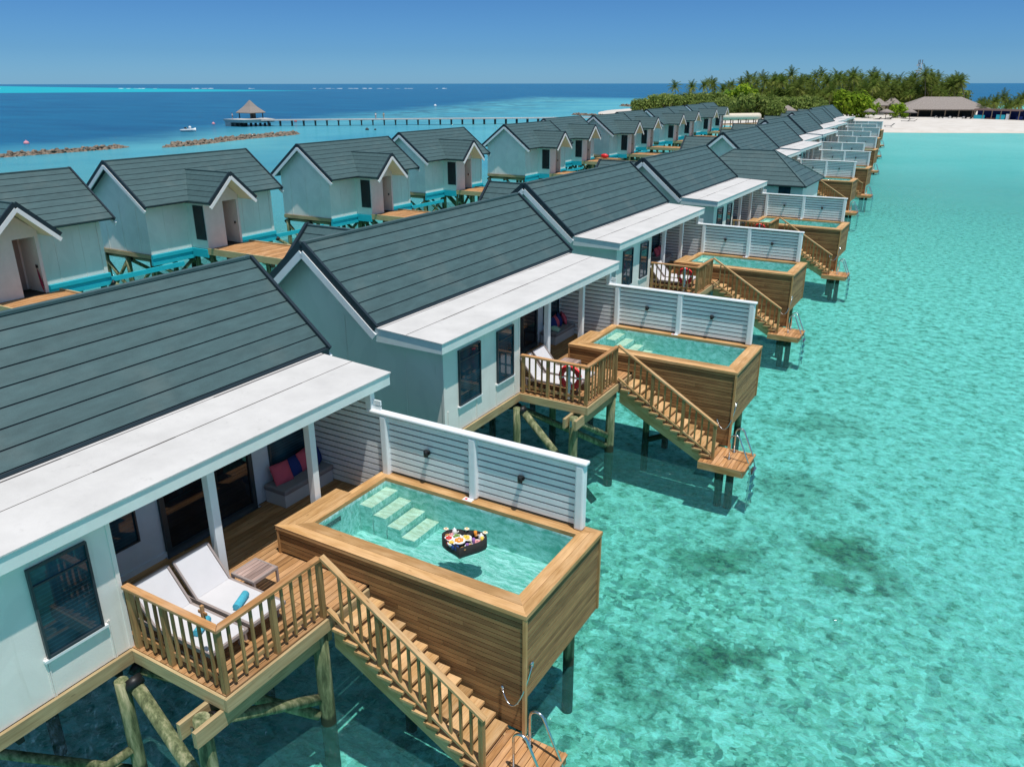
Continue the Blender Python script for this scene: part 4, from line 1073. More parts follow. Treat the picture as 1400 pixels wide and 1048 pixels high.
def make_bridge():
    R = T('footbridge', 'x', 'footbridge', (-18, 4, WZ), 'orange timber footbridges to the ocean villas')
    b = MB(); y = 2.66
    x = -20.93
    while x < -13.6:
        b.box(x, x+.118, 2.66, 5.15, 2.95, 2.99); x += .125
    b.build('deck', M['deckpath'], R)
    b = MB(); b.box(-20.95, -13.6, 2.58, 2.655, 2.75, 3.06); b.box(-20.95, -13.6, 5.155, 5.23, 2.75, 3.06); b.box(-20.9, -13.6, 2.7, 5.1, 2.80, 2.945, 1); b.build('edge_beam', [M['beamw'], M['dark']], R)
    for x in (-19.6, -17.2, -14.9):
        for y in (2.85, 5.0): pile(R, x, y, 2.78, z0=-1.0, r=.10)
    return R
LOFF = [(1.51, .60), (0, 11.49), (0, 23.69), (-2.04, 35.87), (-1.42, 49.58), (-4.12, 61.8), (-3.44, 72.14), (-5.33, 83.05), (-6.21, 95.23), (-7.7, 106.5), (-8.83, 119.4), (-10.51, 131.57)]
lv = make_left_villa(); br = make_bridge()
LW = ['ocean row villa cut by the left edge of the photo'] + ['%s ocean row villa, %s' % (a, c) for a, c in zip(ORD[1:11],
     ['before the gap in the rocks', 'in front of the rock breakwater', 'under the start of the jetty', 'in front of the jetty piles', 'next after the villa fronting the jetty piles',
      'beside the small red bundle', 'with only its porch roof and wall clear', 'towards the island', 'near the island', 'just before the last one'])] + ['last ocean row villa, beside the covered walkway']
for i, (ox, oy) in enumerate(LOFF):
    d = (ox, oy, 0); lb = LW[i]; lb = lb[0].upper()+lb[1:]
    lb2 = 'orange timber footbridge at the porch of the %s ocean row villa' % (ORD[i] if i < 11 else 'last')
    if i == 0:
        lv.location += V(d); lv['label'] = lb; br.location += V(d); br['label'] = lb2
    else:
        e = (ox-LOFF[0][0], oy-LOFF[0][1], 0)
        copy_tree(lv, e, lb, skip=('brace',) if i > 7 else ()); copy_tree(br, e, lb2)
# central boardwalk between the rows
b = MB(); pts = [(-13.2, -4), (-13.4, 30), (-15.2, 60), (-18.5, 95), (-24.5, 150), (-26.5, 168)]
for (xa, ya), (xb, yb) in zip(pts[:-1], pts[1:]):
    n = int((yb-ya)/.25)
    for i in range(n):
        t0, t1 = i/n, (i+.93)/n
        A, B = (xa+(xb-xa)*t0, ya+(yb-ya)*t0), (xa+(xb-xa)*t1, ya+(yb-ya)*t1)
        b.hexa([(A[0]-1.1, A[1], 2.95), (A[0]+1.1, A[1], 2.95), (B[0]+1.1, B[1], 2.95), (B[0]-1.1, B[1], 2.95), (A[0]-1.1, A[1], 2.99), (A[0]+1.1, A[1], 2.99), (B[0]+1.1, B[1], 2.99), (B[0]-1.1, B[1], 2.99)])
Rb = T('boardwalk', 'long timber boardwalk running between the two rows of villas', 'boardwalk', (-15, 50, WZ))
b.build('deck', M['deckpath'], Rb)
for y in range(0, 165, 8):
    k = [p for p in range(len(pts)-1) if pts[p][1] <= y <= pts[p+1][1]][0]; t = (y-pts[k][1])/(pts[k+1][1]-pts[k][1]); x = pts[k][0]+(pts[k+1][0]-pts[k][0])*t
    for s in (-.9, .9): pile(Rb, x+s, y, 2.93, z0=-1, r=.1)
# umbrella left in the first porch, red bundle on the walkway
b = MB(); x, y = LOFF[0][0]-20.9, LOFF[0][1]+4.55
b.tube([(x, y, 3.05), (x-.1, y+.03, 3.3), (x-.22, y+.04, 3.75), (x-.27, y+.05, 3.95)], [.01, .045, .03, .01], 10); b.tube([(x-.27, y+.05, 3.95), (x-.31, y+.06, 4.08)], .012, 6, m=1)
tag(b.build('closed_umbrella', [paint('dark_red_cloth', (.18, .01, .04), .8), M['black']], None, (x, y, 3.0)), 'dark red closed umbrella leaning in the porch cut by the photo edge', 'umbrella')
b = MB(); b.blob((-24.7, 69.3, 3.22), .42, .3, .22, 0, 12, 8, .25, seed=3)
tag(b.build('covered_bundle', M['red'], None, (-24.7, 69.3, 3.0)), 'small bright red covered bundle between two ocean row villas', 'bundle')
b = MB(); b.box(-25.6, -23.0, 68.6, 69.9, 2.85, 2.99)
tag(b.build('small_platform', M['deck'], None, (-24.3, 69.2, 2.85)), 'small timber platform under the red bundle', 'platform')

# ------------------------------------------------------------------ water and bed, sand island
def grid_sheet(name, z, xs, ys, mat, zf=None):
    b = MB()
    v = [[(x, y, z if zf is None else zf(x, y)) for x in xs] for y in ys]
    for j in range(len(ys)-1):
        for i in range(len(xs)-1): b.face([v[j][i], v[j][i+1], v[j+1][i+1], v[j+1][i]], 0, .5, smooth=True)
    return b.build(name, mat, None, (0, 0, 0), smooth_all=True)
tag(grid_sheet('sea', WZ, [-15000, -4000, -1000, -200, 0, 200, 1000, 5000, 15000], [-600, -60, 0, 100, 300, 1000, 4000, 15000, 22000], M['water']), 'turquoise lagoon turning to deep blue ocean', kind='structure')
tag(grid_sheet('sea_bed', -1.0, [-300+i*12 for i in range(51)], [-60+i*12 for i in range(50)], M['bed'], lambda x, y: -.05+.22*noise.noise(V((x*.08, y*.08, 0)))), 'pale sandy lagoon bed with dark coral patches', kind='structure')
ISL = [(-100, 232), (-88, 214), (-70, 203), (-50, 190), (-34, 178), (-24, 172.5), (-15, 171.5), (-5, 174), (5, 178.5), (16, 184.5), (40, 190), (75, 190), (100, 210), (105, 260), (60, 330), (0, 352), (-60, 345), (-105, 318), (-118, 275)]
def smooth_poly(P, it=3):
    for _ in range(it):
        Q = []
        for i in range(len(P)):
            a, c = P[i], P[(i+1) % len(P)]
            Q += [(a[0]*.75+c[0]*.25, a[1]*.75+c[1]*.25), (a[0]*.25+c[0]*.75, a[1]*.25+c[1]*.75)]
        P = Q
    return P
ip = smooth_poly(ISL, 3); cx, cy = 0, 260
b = MB(); ringz = [(1.06, -.6), (1.02, .55), (1.0, .98), (.985, 1.28), (.95, 1.6), (.85, 1.8), (.4, 2.0)]
def isl_pt(p, k): return ((p[0]-cx)*k+cx, (p[1]-cy)*k+cy)
for (k0, z0), (k1, z1) in zip(ringz[:-1], ringz[1:]):
    for i in range(len(ip)):
        j = (i+1) % len(ip); a, c = ip[i], ip[j]
        b.face([(*isl_pt(a, k0), z0), (*isl_pt(c, k0), z0), (*isl_pt(c, k1), z1), (*isl_pt(a, k1), z1)], 0, .5, smooth=True)
b.face([(*isl_pt(p, .4), 2.0) for p in ip], 0, .5)
tag(b.build('island', M['sand'], None, (0, 260, 1), smooth_all=True), 'white sand island with its beach', kind='structure')

# ------------------------------------------------------------------ rock breakwaters
def rocks(name, label, p0, p1, w, hgt, n, cat='breakwater'):
    R0 = random.Random(len(label)); b = MB(); p0, p1 = V((*p0, 0)), V((*p1, 0)); d = p1-p0; s = d.cross(V((0, 0, 1))).normalized()
    for i in range(n):
        t = R0.random(); u = R0.uniform(-1, 1); r = R0.uniform(.30, .62)*hgt*.55; taper = min(1, min(t, 1-t)*14+.3)
        c = p0+d*t+s*u*w*taper; z = WZ-.25+hgt*(1-abs(u))*.8*taper*R0.uniform(.6, 1.1)
        b.blob((c.x+math.sin(t*9)*.6, c.y, z), r*R0.uniform(.8, 1.3), r*R0.uniform(.8, 1.3), r*R0.uniform(.6, .9), 0, 7, 5, .5, seed=i)
    m = (p0+p1)/2
    return tag(b.build(name, M['rock'], None, (m.x, m.y, WZ)), label, cat)
for o in ():
    pass
rocks('rock_breakwater', 'brown rock breakwater running out of the photo behind the first ocean villas', (-104, 20), (-108.6, 71.2), 1.15, .95, 1600)
rocks('rock_breakwater', 'brown rock breakwater between the jet ski and the third ocean villa', (-102.5, 73), (-110.6, 110.6), 1.25, 1.05, 1200)
rocks('groyne', 'low reddish rock groyne at the end of the beach spit', (-107, 229), (-93, 222), 1.2, 1.0, 420, 'groyne')
rocks('groyne', 'small rock groyne beside the green bushes', (-134, 332), (-116, 318), 1.2, 1.3, 400, 'groyne')

# ------------------------------------------------------------------ jetty and thatched pavilion
R = T('jetty', 'long pale jetty on dark piles leading to the thatched pavilion', 'jetty', (-110, 155, WZ))
ja, jb = V((-139.5, 128.5, 0)), V((-70, 186, 0)); jd = (jb-ja).normalized(); jn = V((-jd.y, jd.x, 0)); LJ = (jb-ja).length
b = MB(); k = int(LJ/2)
for i in range(k):
    a = ja+jd*(LJ*i/k); c = ja+jd*(LJ*(i+.985)/k)
    b.hexa([a-jn*1.1+V((0, 0, 2.25)), c-jn*1.1+V((0, 0, 2.25)), c+jn*1.1+V((0, 0, 2.25)), a+jn*1.1+V((0, 0, 2.25)), a-jn*1.1+V((0, 0, 2.5)), c-jn*1.1+V((0, 0, 2.5)), c+jn*1.1+V((0, 0, 2.5)), a+jn*1.1+V((0, 0, 2.5))])
b.build('deck', M['concrete'], R)
for i in range(int(LJ/2.72)):
    p = ja+jd*(1.5+i*2.72); q = MB()
    for s in (-.8, .8): c = p+jn*s; q.box(c.x-.11, c.x+.11, c.y-.11, c.y+.11, -.8, 2.24)
    q.box(p.x-.2, p.x+.2, p.y-.2, p.y+.2, 2.05, 2.24); q.build('pile_bent', M['darkpile'], R)
pc = V((-145.6, 131, 0))
R = T('pavilion', 'thatched pavilion with pyramid roof at the outer end of the jetty', 'pavilion', (pc.x, pc.y, WZ))
b = MB(); r = 4.4
def sq(c, r, z, a=.7): return [(c.x+r*math.cos(a+k*math.pi/2)*1.0, c.y+r*math.sin(a+k*math.pi/2), z) for k in range(4)]
for (r0, z0), (r1, z1) in (((3.5, 3.95), (1.6, 5.3)), ((1.6, 5.3), (.10, 6.75))):
    A, B = sq(pc, r0, z0, math.pi/4), sq(pc, r1, z1, math.pi/4)
    for k in range(4): b.face([A[k], A[(k+1) % 4], B[(k+1) % 4], B[k]], uv=[(0, 0), (4, 0), (3, 2), (1, 2)])
A = sq(pc, 3.5, 3.95, math.pi/4); B = sq(pc, 3.2, 3.8, math.pi/4)
for k in range(4): b.face([B[k], B[(k+1) % 4], A[(k+1) % 4], A[k]])
b.face(B)
b.build('roof', M['thatch'], R)
for k in range(4):
    p = sq(pc, 2.7, 2.6, math.pi/4)[k]; q = MB(); q.box(p[0]-.09, p[0]+.09, p[1]-.09, p[1]+.09, 2.6, 3.95); q.build('post', M['darkpile'], R)
q = MB(); q.box(pc.x+.4, pc.x+1.3, pc.y-.6, pc.y+.3, 2.6, 3.9); q.build('kiosk', M['darkpile'], R)
b = MB(); b.hexa([(-147.5, 124.5, 1.9), (-140.5, 124, 1.9), (-138.5, 131.5, 1.9), (-146, 135, 1.9), (-147.8, 124.2, 2.6), (-140.2, 123.7, 2.6), (-138.2, 131.6, 2.6), (-146, 135.2, 2.6)])
b.hexa([(-147.5, 124.5, .4), (-145.5, 124.3, .4), (-144, 128, .4), (-146.3, 129, .4), (-147.5, 124.5, 1.9), (-145.5, 124.3, 1.9), (-144, 128, 1.9), (-146.3, 129, 1.9)])
b.build('platform', M['concrete'], R)
for k in range(9):
    t = k/8; x, y = -145+t*6, 124.4+t*6; q = MB(); q.box(x-.2, x+.2, y-.2, y+.2, -.5, 1.75); q.build('pile', M['darkpile'], R)

# small people: one continuous skinned body, clothes as parts
def person(x, y, z, face, label, shirt, shorts, hgt=1.45, hold=None):
    R = T('person', label, 'person', (x, y, z)); k = hgt/1.75
    c, s_ = math.cos(face), math.sin(face)
    def W(a, b_, h): return V((x+(a*c-b_*s_)*k, y+(a*s_+b_*c)*k, z+h*k))
    J = dict(pel=W(0, 0, .93), ch=W(0, 0, 1.33), nk=W(0, 0, 1.48), hd=W(.02, 0, 1.62), top=W(.02, 0, 1.72),
             sl=W(0, .18, 1.42), el=W(-.02, .25, 1.14), hl=W(.08, .25, .90), sr=W(0, -.18, 1.42), er=W(-.02, -.25, 1.14), hr=W(.10, -.24, .90),
             kl=W(.08, .10, .5), fl=W(.02, .10, .06), tl=W(.18, .11, .04), kr=W(.0, -.10, .5), fr=W(-.12, -.10, .06), tr=W(.03, -.11, .04))
    rad = dict(pel=.14, ch=.15, nk=.055, hd=.095, top=.07, sl=.06, el=.045, hl=.035, sr=.06, er=.045, hr=.035, kl=.065, fl=.045, tl=.035, kr=.065, fr=.045, tr=.035)
    E = [('pel', 'ch'), ('ch', 'nk'), ('nk', 'hd'), ('hd', 'top'), ('ch', 'sl'), ('sl', 'el'), ('el', 'hl'), ('ch', 'sr'), ('sr', 'er'), ('er', 'hr'), ('pel', 'kl'), ('kl', 'fl'), ('fl', 'tl'), ('pel', 'kr'), ('kr', 'fr'), ('fr', 'tr')]
    def skin(name, keys, mat, grow=1.0):
        me = bpy.data.meshes.new(name); ks = list(keys); ee = [(ks.index(a), ks.index(b_)) for a, b_ in E if a in ks and b_ in ks]
        me.from_pydata([tuple(J[q]-V((x, y, z))) for q in ks], ee, []); o = bpy.data.objects.new(name, me); COL.objects.link(o); o.parent = R
        me.materials.append(mat); m = o.modifiers.new('skin', 'SKIN')
        for i, q in enumerate(ks): me.skin_vertices[0].data[i].radius = (rad[q]*k*grow,)*2
        me.skin_vertices[0].data[0].use_root = True; m.use_smooth_shade = True
        o.modifiers.new('sub', 'SUBSURF').levels = 1; return o
    skin('body', J.keys(), M['skin']); skin('shirt', ('ch', 'pel', 'sl', 'sr'), shirt, 1.18); skin('shorts', ('pel', 'kl', 'kr'), shorts, 1.2)
    h_ = MB(); h_.blob(J['hd']+V((-.01, 0, .03*k)), .10*k, .10*k, .11*k); h_.build('hair', M['black'], R)
    return R
wcl = paint('white_cloth', (.8, .8, .8), .9); dcl = paint('dark_cloth', (.05, .06, .12), .9); pcl = paint('pink_cloth', (.7, .3, .35), .9); bcl = paint('beige_cloth', (.5, .42, .3), .9)
person(-146.0, 125.6, 2.6, -2.0, 'person in a white shirt standing at the edge of the jetty pavilion', wcl, dcl)
person(-118.6, 145.2, 2.5, 2.4, 'person in white and pink walking on the jetty towards the pavilion', wcl, pcl)
person(-117.2, 146.5, 2.5, 2.4, 'person in beige walking just behind another on the jetty', bcl, bcl)

# jet ski, buoys
def jetski(x, y, a):
    R = T('jet_ski', 'white jet ski on the blue water before the pavilion', 'jet ski', (x, y, WZ))
    c, s_ = math.cos(a), math.sin(a); W = lambda u, v, h: V((x+u*c-v*s_, y+u*s_+v*c, WZ+h))
    b = MB(); sec = [(-1.5, .42, .45), (-.6, .5, .5), (.5, .5, .55), (1.3, .3, .65), (1.75, .03, .8)]
    for (u0, w0, h0), (u1, w1, h1) in zip(sec[:-1], sec[1:]):
        for s in (-1, 1): b.face([W(u0, s*w0, h0), W(u1, s*w1, h1), W(u1, 0, -.15), W(u0, 0, -.15)][::s], smooth=True)
        b.face([W(u0, -w0, h0), W(u1, -w1, h1), W(u1, w1, h1), W(u0, w0, h0)])
    b.face([W(-1.5, -.42, .45), W(-1.5, .42, .45), W(-1.5, 0, -.15)]); b.build('hull', M['white'], R)
    b = MB(); b.blob(W(-.4, 0, .72), .5, .2, .18); b.build('seat', M['black'], R)
    b = MB(); b.blob(W(.5, 0, .85), .4, .26, .28); b.build('cowl', M['white'], R)
    b = MB(); b.tube([W(.35, -.35, 1.1), W(.35, .35, 1.1)], .04, 6); b.tube([W(.35, 0, 1.1), W(.6, 0, .8)], .04, 6); b.build('handlebar', M['black'], R)
jetski(-136.4, 104.9, .55)
def float_ball(x, y, mat, label, r=.35):
    b = MB(); b.blob((x, y, WZ+.12), r, r, r*.9, 0, 12, 8); b.tube([(x, y, WZ+r*.8), (x, y, WZ+r*1.5)], .06, 6); tag(b.build('mooring_buoy', mat, None, (x, y, WZ)), label, 'buoy')
float_ball(-129.5, 66.9, pcl, 'pink buoy on deep water above the long breakwater', .45); float_ball(-157.6, 129.5, pcl, 'pinkish buoy between the jet ski and the pavilion', .4)
float_ball(-150, 150, M['red'], 'small red buoy seen just behind the pavilion', .4)
float_ball(-106.9, 127.9, M['darkpile'], 'dark buoy in the shallow water before the jetty', .4); float_ball(-105.3, 128.7, M['darkpile'], 'fainter dark buoy beside the dark one before the jetty', .25); float_ball(-207.7, 294.6, wcl, 'white buoy far out beyond the jetty', .6)

# surf on the outer reef
R0 = random.Random(5)
segs = [(-1540, 1100, 90), (-1400, 1150, 60), (-1300, 1190, 25), (-1130, 1255, 120), (-1050, 1290, 50), (-1004, 1303, 40), (-930, 1330, 18), (-1900, 960, 150), (-2300, 800, 200)]
b = MB()
for x, y, L in segs:
    n = max(3, int(L/14))
    for i in range(n):
        t = (i+.5)/n-.5; b.blob((x+t*L*.93, y+t*L*.36+R0.uniform(-8, 8), WZ), L/n*R0.uniform(.12, .55), R0.uniform(3, 7), R0.uniform(.12, .6), 0, 8, 4, .4, seed=i)
tag(b.build('surf', M['foam'], None, (-1200, 1200, WZ)), 'white surf breaking on the outer reef', kind='stuff')

# ------------------------------------------------------------------ covered walkway at the island end
R = T('covered_walkway', 'open walkway under a long pale rounded roof beyond the last ocean villa', 'walkway', (-38.5, 179, WZ))
b = MB(); A, B = V((-41.2, 168, 3.55)), V((-35.5, 178.5, 3.45)); pts = [A+(B-A)*t/10 for t in range(11)]
b.tube(pts, .75, 12); b.build('roof', paint('pale_canopy', (.70, .60, .47), .8, .08, 2), R)
for t in range(0, 11, 2):
    p = A+(B-A)*t/10
    for s in (-.6, .6):
        q = MB(); q.box(p.x+s-.08, p.x+s+.08, p.y-.08, p.y+.08, -.5, 3.1); q.build('post', M['darkpile'], R)
b = MB(); b.bar(A-V((0, 0, 1.5)), B-V((0, 0, 1.4)), 1.4, .2); b.build('deck', M['deckpath'], R)

# ------------------------------------------------------------------ island buildings
def thatched(name, label, cat, c, rx, ry, eave, ridge, top, rot=0.0, posts=True, halfridge=None, wall=None):
    R = T(name, label, cat, (c[0], c[1], 1.8)); b = MB(); hr = halfridge if halfridge is not None else .15
    cc, ss = math.cos(rot), math.sin(rot); W = lambda u, v, z: (c[0]+u*cc-v*ss, c[1]+u*ss+v*cc, z)
    E_ = [W(-rx, -ry, eave), W(rx, -ry, eave), W(rx, ry, eave), W(-rx, ry, eave)]; T0, T1 = W(-hr, 0, top), W(hr, 0, top)
    E2 = [W(-rx*.97, -ry*.97, eave-.25), W(rx*.97, -ry*.97, eave-.25), W(rx*.97, ry*.97, eave-.25), W(-rx*.97, ry*.97, eave-.25)]
    uv = [(0, 0), (rx*.6, 0), (rx*.4, 3), (rx*.2, 3)]
    b.face([E_[0], E_[1], T1, T0], uv=uv); b.face([E_[2], E_[3], T0, T1], uv=uv); b.face([E_[1], E_[2], T1], uv=uv[:3]); b.face([E_[3], E_[0], T0], uv=uv[:3])
    for k in range(4): b.face([E2[k], E2[(k+1) % 4], E_[(k+1) % 4], E_[k]], uv=[(0, 0), (3, 0), (3, .2), (0, .2)])
    b.face(E2[::-1]); b.build('roof', M['thatch'], R)
    n = max(2, int(rx/2)+1)
    for i in range(n+1):
        for s in (-1, 1):
            q = MB(); p = W(-rx*.88+rx*1.76*i/n, s*ry*.85, 0); q.box(p[0]-.12, p[0]+.12, p[1]-.12, p[1]+.12, 1.5, eave-.2); q.build('post', M['trunk'], R)
    if wall:
        q = MB(); a, d = W(-rx*.8, ry*.1, 0), W(rx*.8, ry*.75, 0); q.hexa([W(-rx*.8, ry*.1, 1.5), W(rx*.8, ry*.1, 1.5), W(rx*.8, ry*.8, 1.5), W(-rx*.8, ry*.8, 1.5), W(-rx*.8, ry*.1, eave-.26), W(rx*.8, ry*.1, eave-.26), W(rx*.8, ry*.8, eave-.26), W(-rx*.8, ry*.8, eave-.26)]); q.build('back_wall', wall, R)
    return R
thatched('beach_restaurant', 'wide open restaurant under a long hipped thatched roof on the beach', 'restaurant', (-2.6, 240.5), 11.2, 6.0, 4.0, 0, 7.0, .30, halfridge=4.6, wall=M['darkpile'])
thatched('thatched_hut', 'small thatched hut with pointed roof, nearer the bushes', 'hut', (-19.0, 247), 2.5, 2.5, 4.6, 0, 6.4, .3, wall=M['cream'])
thatched('thatched_hut', 'small thatched hut with pointed roof, nearer the big restaurant', 'hut', (-15.9, 251), 2.5, 2.5, 4.8, 0, 6.8, .3, wall=M['cream'])
def parasol(x, y, label, r=2.2, h=2.4, mat=None):
    R = T('beach_umbrella', label, 'beach umbrella', (x, y, 1.75)); b = MB(); b.lathe((x, y, 1.75+h-.75), [(r, 0), (r*.55, .5), (.06, .95)], 14); b.build('canopy', mat or M['thatch'], R)
    b = MB(); b.tube([(x, y, 1.6), (x, y, 1.75+h)], .07, 8); b.build('pole', M['trunk'], R)
parasol(-13.6, 219, 'thatched beach umbrella over two dark loungers', 2.1); parasol(-8.2, 221, 'thatched beach umbrella beside the restaurant corner', 1.8)
parasol(-17.8, 221, 'thatched umbrella shaded by the bright green bush', 1.7); parasol(18.2, 226, 'white beach umbrella at the end of the blue bar', 2.2, 3.2, wcl)
def beach_lounger(x, y, a, label, mat=None):
    c, s_ = math.cos(a), math.sin(a); W = lambda u, v, h: (x+u*c-v*s_, y+u*s_+v*c, 1.7+h); R = T('beach_lounger', label, 'beach lounger', (x, y, 1.7), 'dark loungers on the sand')
    b = MB(); b.hexa([W(-.3, -.3, .28), W(1.2, -.3, .28), W(1.2, .3, .28), W(-.3, .3, .28), W(-.3, -.3, .34), W(1.2, -.3, .34), W(1.2, .3, .34), W(-.3, .3, .34)]); b.build('seat', mat or M['black'], R)
    b = MB(); b.hexa([W(-.85, -.3, .75), W(-.3, -.3, .28), W(-.3, .3, .28), W(-.85, .3, .75), W(-.85, -.3, .82), W(-.3, -.3, .35), W(-.3, .3, .35), W(-.85, .3, .82)]); b.build('backrest', mat or M['black'], R)
    b = MB()
    for u in (-.2, 1.1):
        for v in (-.27, .27): p = W(u, v, 0); b.box(p[0]-.03, p[0]+.03, p[1]-.03, p[1]+.03, 1.6, 1.98)
    b.build('frame', M['black'], R)
beach_lounger(-14.8, 214.5, 2.6, 'dark lounger under the thatched umbrella, nearer the villas'); beach_lounger(-12.4, 215.5, 2.6, 'dark lounger under the thatched umbrella, nearer the restaurant')
beach_lounger(-7.6, 207, 3.0, 'dark lounger alone on open sand, seen from its side'); beach_lounger(-6.2, 207.5, 3.0, 'dark lounger next to the lone one on open sand')
beach_lounger(-8.4, 181, 2.8, 'small grey lounger beside the last villa screen', M['grey'])
R0 = random.Random(11)
for i in range(9):
    t = i/8; x, y = -3.5+t*8.6+R0.uniform(-.3, .3), 229.5-t*1.0+R0.uniform(-.6, .6)
    beach_lounger(x, y, R0.uniform(2.3, 3.0), 'lounge chair in the shade before the thatched restaurant', M['black'] if i % 3 else wcl)
R = T('beach_bar', 'low dark beach bar with turquoise and blue panels past the restaurant', 'bar', (11, 228, 1.75))
b = MB(); b.hexa([(5.4, 229.5, 4.0), (17.6, 225.0, 4.0), (18.6, 230, 4.0), (6.2, 235, 4.0), (5.6, 230, 4.35), (17.4, 225.6, 4.35), (18.2, 229.6, 4.35), (6.4, 234.4, 4.35)]); b.build('roof', paint('bar_roof', (.10, .06, .05), .8), R)
b = MB(); b.hexa([(6.4, 232.5, 1.6), (17.4, 228.5, 1.6), (17.8, 229.5, 1.6), (6.6, 234, 1.6), (6.4, 232.5, 4.0), (17.4, 228.5, 4.0), (17.8, 229.5, 4.0), (6.6, 234, 4.0)]); b.build('back_wall', M['navy'], R)
for i, (t0, t1, mt, z1) in enumerate(((.0, .2, M['turq'], 2.9), (.42, .58, M['turq'], 3.1), (.60, .66, wcl, 3.3), (.80, .9, M['navy'], 2.8), (.24, .40, M['red'], 2.3))):
    P0, P1 = V((5.8, 229.2, 0)), V((17.4, 224.9, 0)); a, c = P0+(P1-P0)*t0, P0+(P1-P0)*t1
    q = MB(); q.hexa([(a.x, a.y, 1.6), (c.x, c.y, 1.6), (c.x+.1, c.y+.3, 1.6), (a.x+.1, a.y+.3, 1.6), (a.x, a.y, z1), (c.x, c.y, z1), (c.x+.1, c.y+.3, z1), (a.x+.1, a.y+.3, z1)]); q.build('counter_panel', mt if mt is not M['red'] else paint('bar_counter', (.12, .05, .04), .7), R)
for i in range(7):
    t = i/6; q = MB(); x, y = 5.8+t*11.6, 229.3-t*4.4; q.box(x-.1, x+.1, y-.1, y+.1, 1.6, 4.0); q.build('post', M['trunk'], R)
# pale roofed buildings among the trees
for i, (x, y, w, rz) in enumerate(((-60, 285, 9, .1), (-47, 290, 10, .1), (-36, 279, 6, .2), (-77, 262, 5, .3))):
    R = T('resort_building', ['long white roofed building behind the bushes', 'white roofed building with a grey gable among the trees', 'white roofed building near the last lagoon villas', 'small pale building among the bushes of the island tip'][i], 'building', (x, y, 1.8))
    b = MB(); b.box(x-w, x+w, y-3, y+3, 1.6, 4.3); b.build('wall', M['pinkwall'], R); b = MB(); b.prism([(x-w-.5, y-3.6, 4.3), (x-w-.5, y+3.6, 4.3), (x-w-.5, y, 5.5)], (2*w+1, 0, 0)); b.build('roof', M['membrane'], R)
R = T('shingle_hut', 'small grey roofed building just behind the last lagoon villa', 'building', (-24, 190, 1.7)); b = MB(); b.box(-26.5, -21.5, 187, 192, 1.5, 3.6); b.build('wall', M['wall'], R)
b = MB(); b.courses([(-27, 186.5, 3.6), (-21, 186.5, 3.6), (-22.5, 189.5, 5.2), (-25.5, 189.5, 5.2)], [3.6, 4, 4.4, 4.8, 5.2], .08, .03); b.courses([(-21, 186.5, 3.6), (-21, 192.5, 3.6), (-22.5, 189.5, 5.2)], [3.6, 4, 4.4, 4.8, 5.2], .08, .03)
b.courses([(-21, 192.5, 3.6), (-27, 192.5, 3.6), (-25.5, 189.5, 5.2), (-22.5, 189.5, 5.2)], [3.6, 4, 4.4, 4.8, 5.2], .08, .03); b.courses([(-27, 192.5, 3.6), (-27, 186.5, 3.6), (-25.5, 189.5, 5.2)], [3.6, 4, 4.4, 4.8, 5.2], .08, .03); b.build('roof', [M['tile'], M['tiledark']], R)
thatched('thatched_hut', 'tiny thatched roof peeking out between bushes and villa ridges', 'hut', (-35.5, 207), 2.2, 2.2, 4.0, 0, 5.2, .3)
# radio mast
R = T('radio_mast', 'grey lattice radio mast rising above the palms', 'radio mast', (-12.6, 280, 1.8)); b = MB(); mx, my = -12.6, 280; zt = 16.2
for k in range(3):
    a = k*2.094; b.tube([(mx+math.cos(a)*.7, my+math.sin(a)*.7, 1.8), (mx+math.cos(a)*.42, my+math.sin(a)*.42, zt)], .07, 5)
for i in range(22):
    z = 2+i*.65; r = .7-.28*(z-1.8)/14.4
    for k in range(3):
        a, c = k*2.094, (k+1)*2.094; b.tube([(mx+math.cos(a)*r, my+math.sin(a)*r, z), (mx+math.cos(c)*r, my+math.sin(c)*r, z+.65)], .035, 4)
b.build('lattice', paint('mast_metal', (.35, .40, .46), .5), R)
for i, (dx, z) in enumerate(((-.6, 15.6), (.5, 14.6), (.4, 13.0), (-.5, 13.9))):
    q = MB(); q.tube([(mx+dx, my-.5, z), (mx+dx, my-.75, z)], .38 if i % 2 else .3, 12); q.build('dish_antenna', wcl, R)
for i in range(3):
    q = MB(); a = i*2.094+.5; q.box(mx+math.cos(a)*.6-.1, mx+math.cos(a)*.6+.1, my+math.sin(a)*.6-.1, my+math.sin(a)*.6+.1, zt-.3, zt+1.0); q.build('panel_antenna', M['grey'], R)

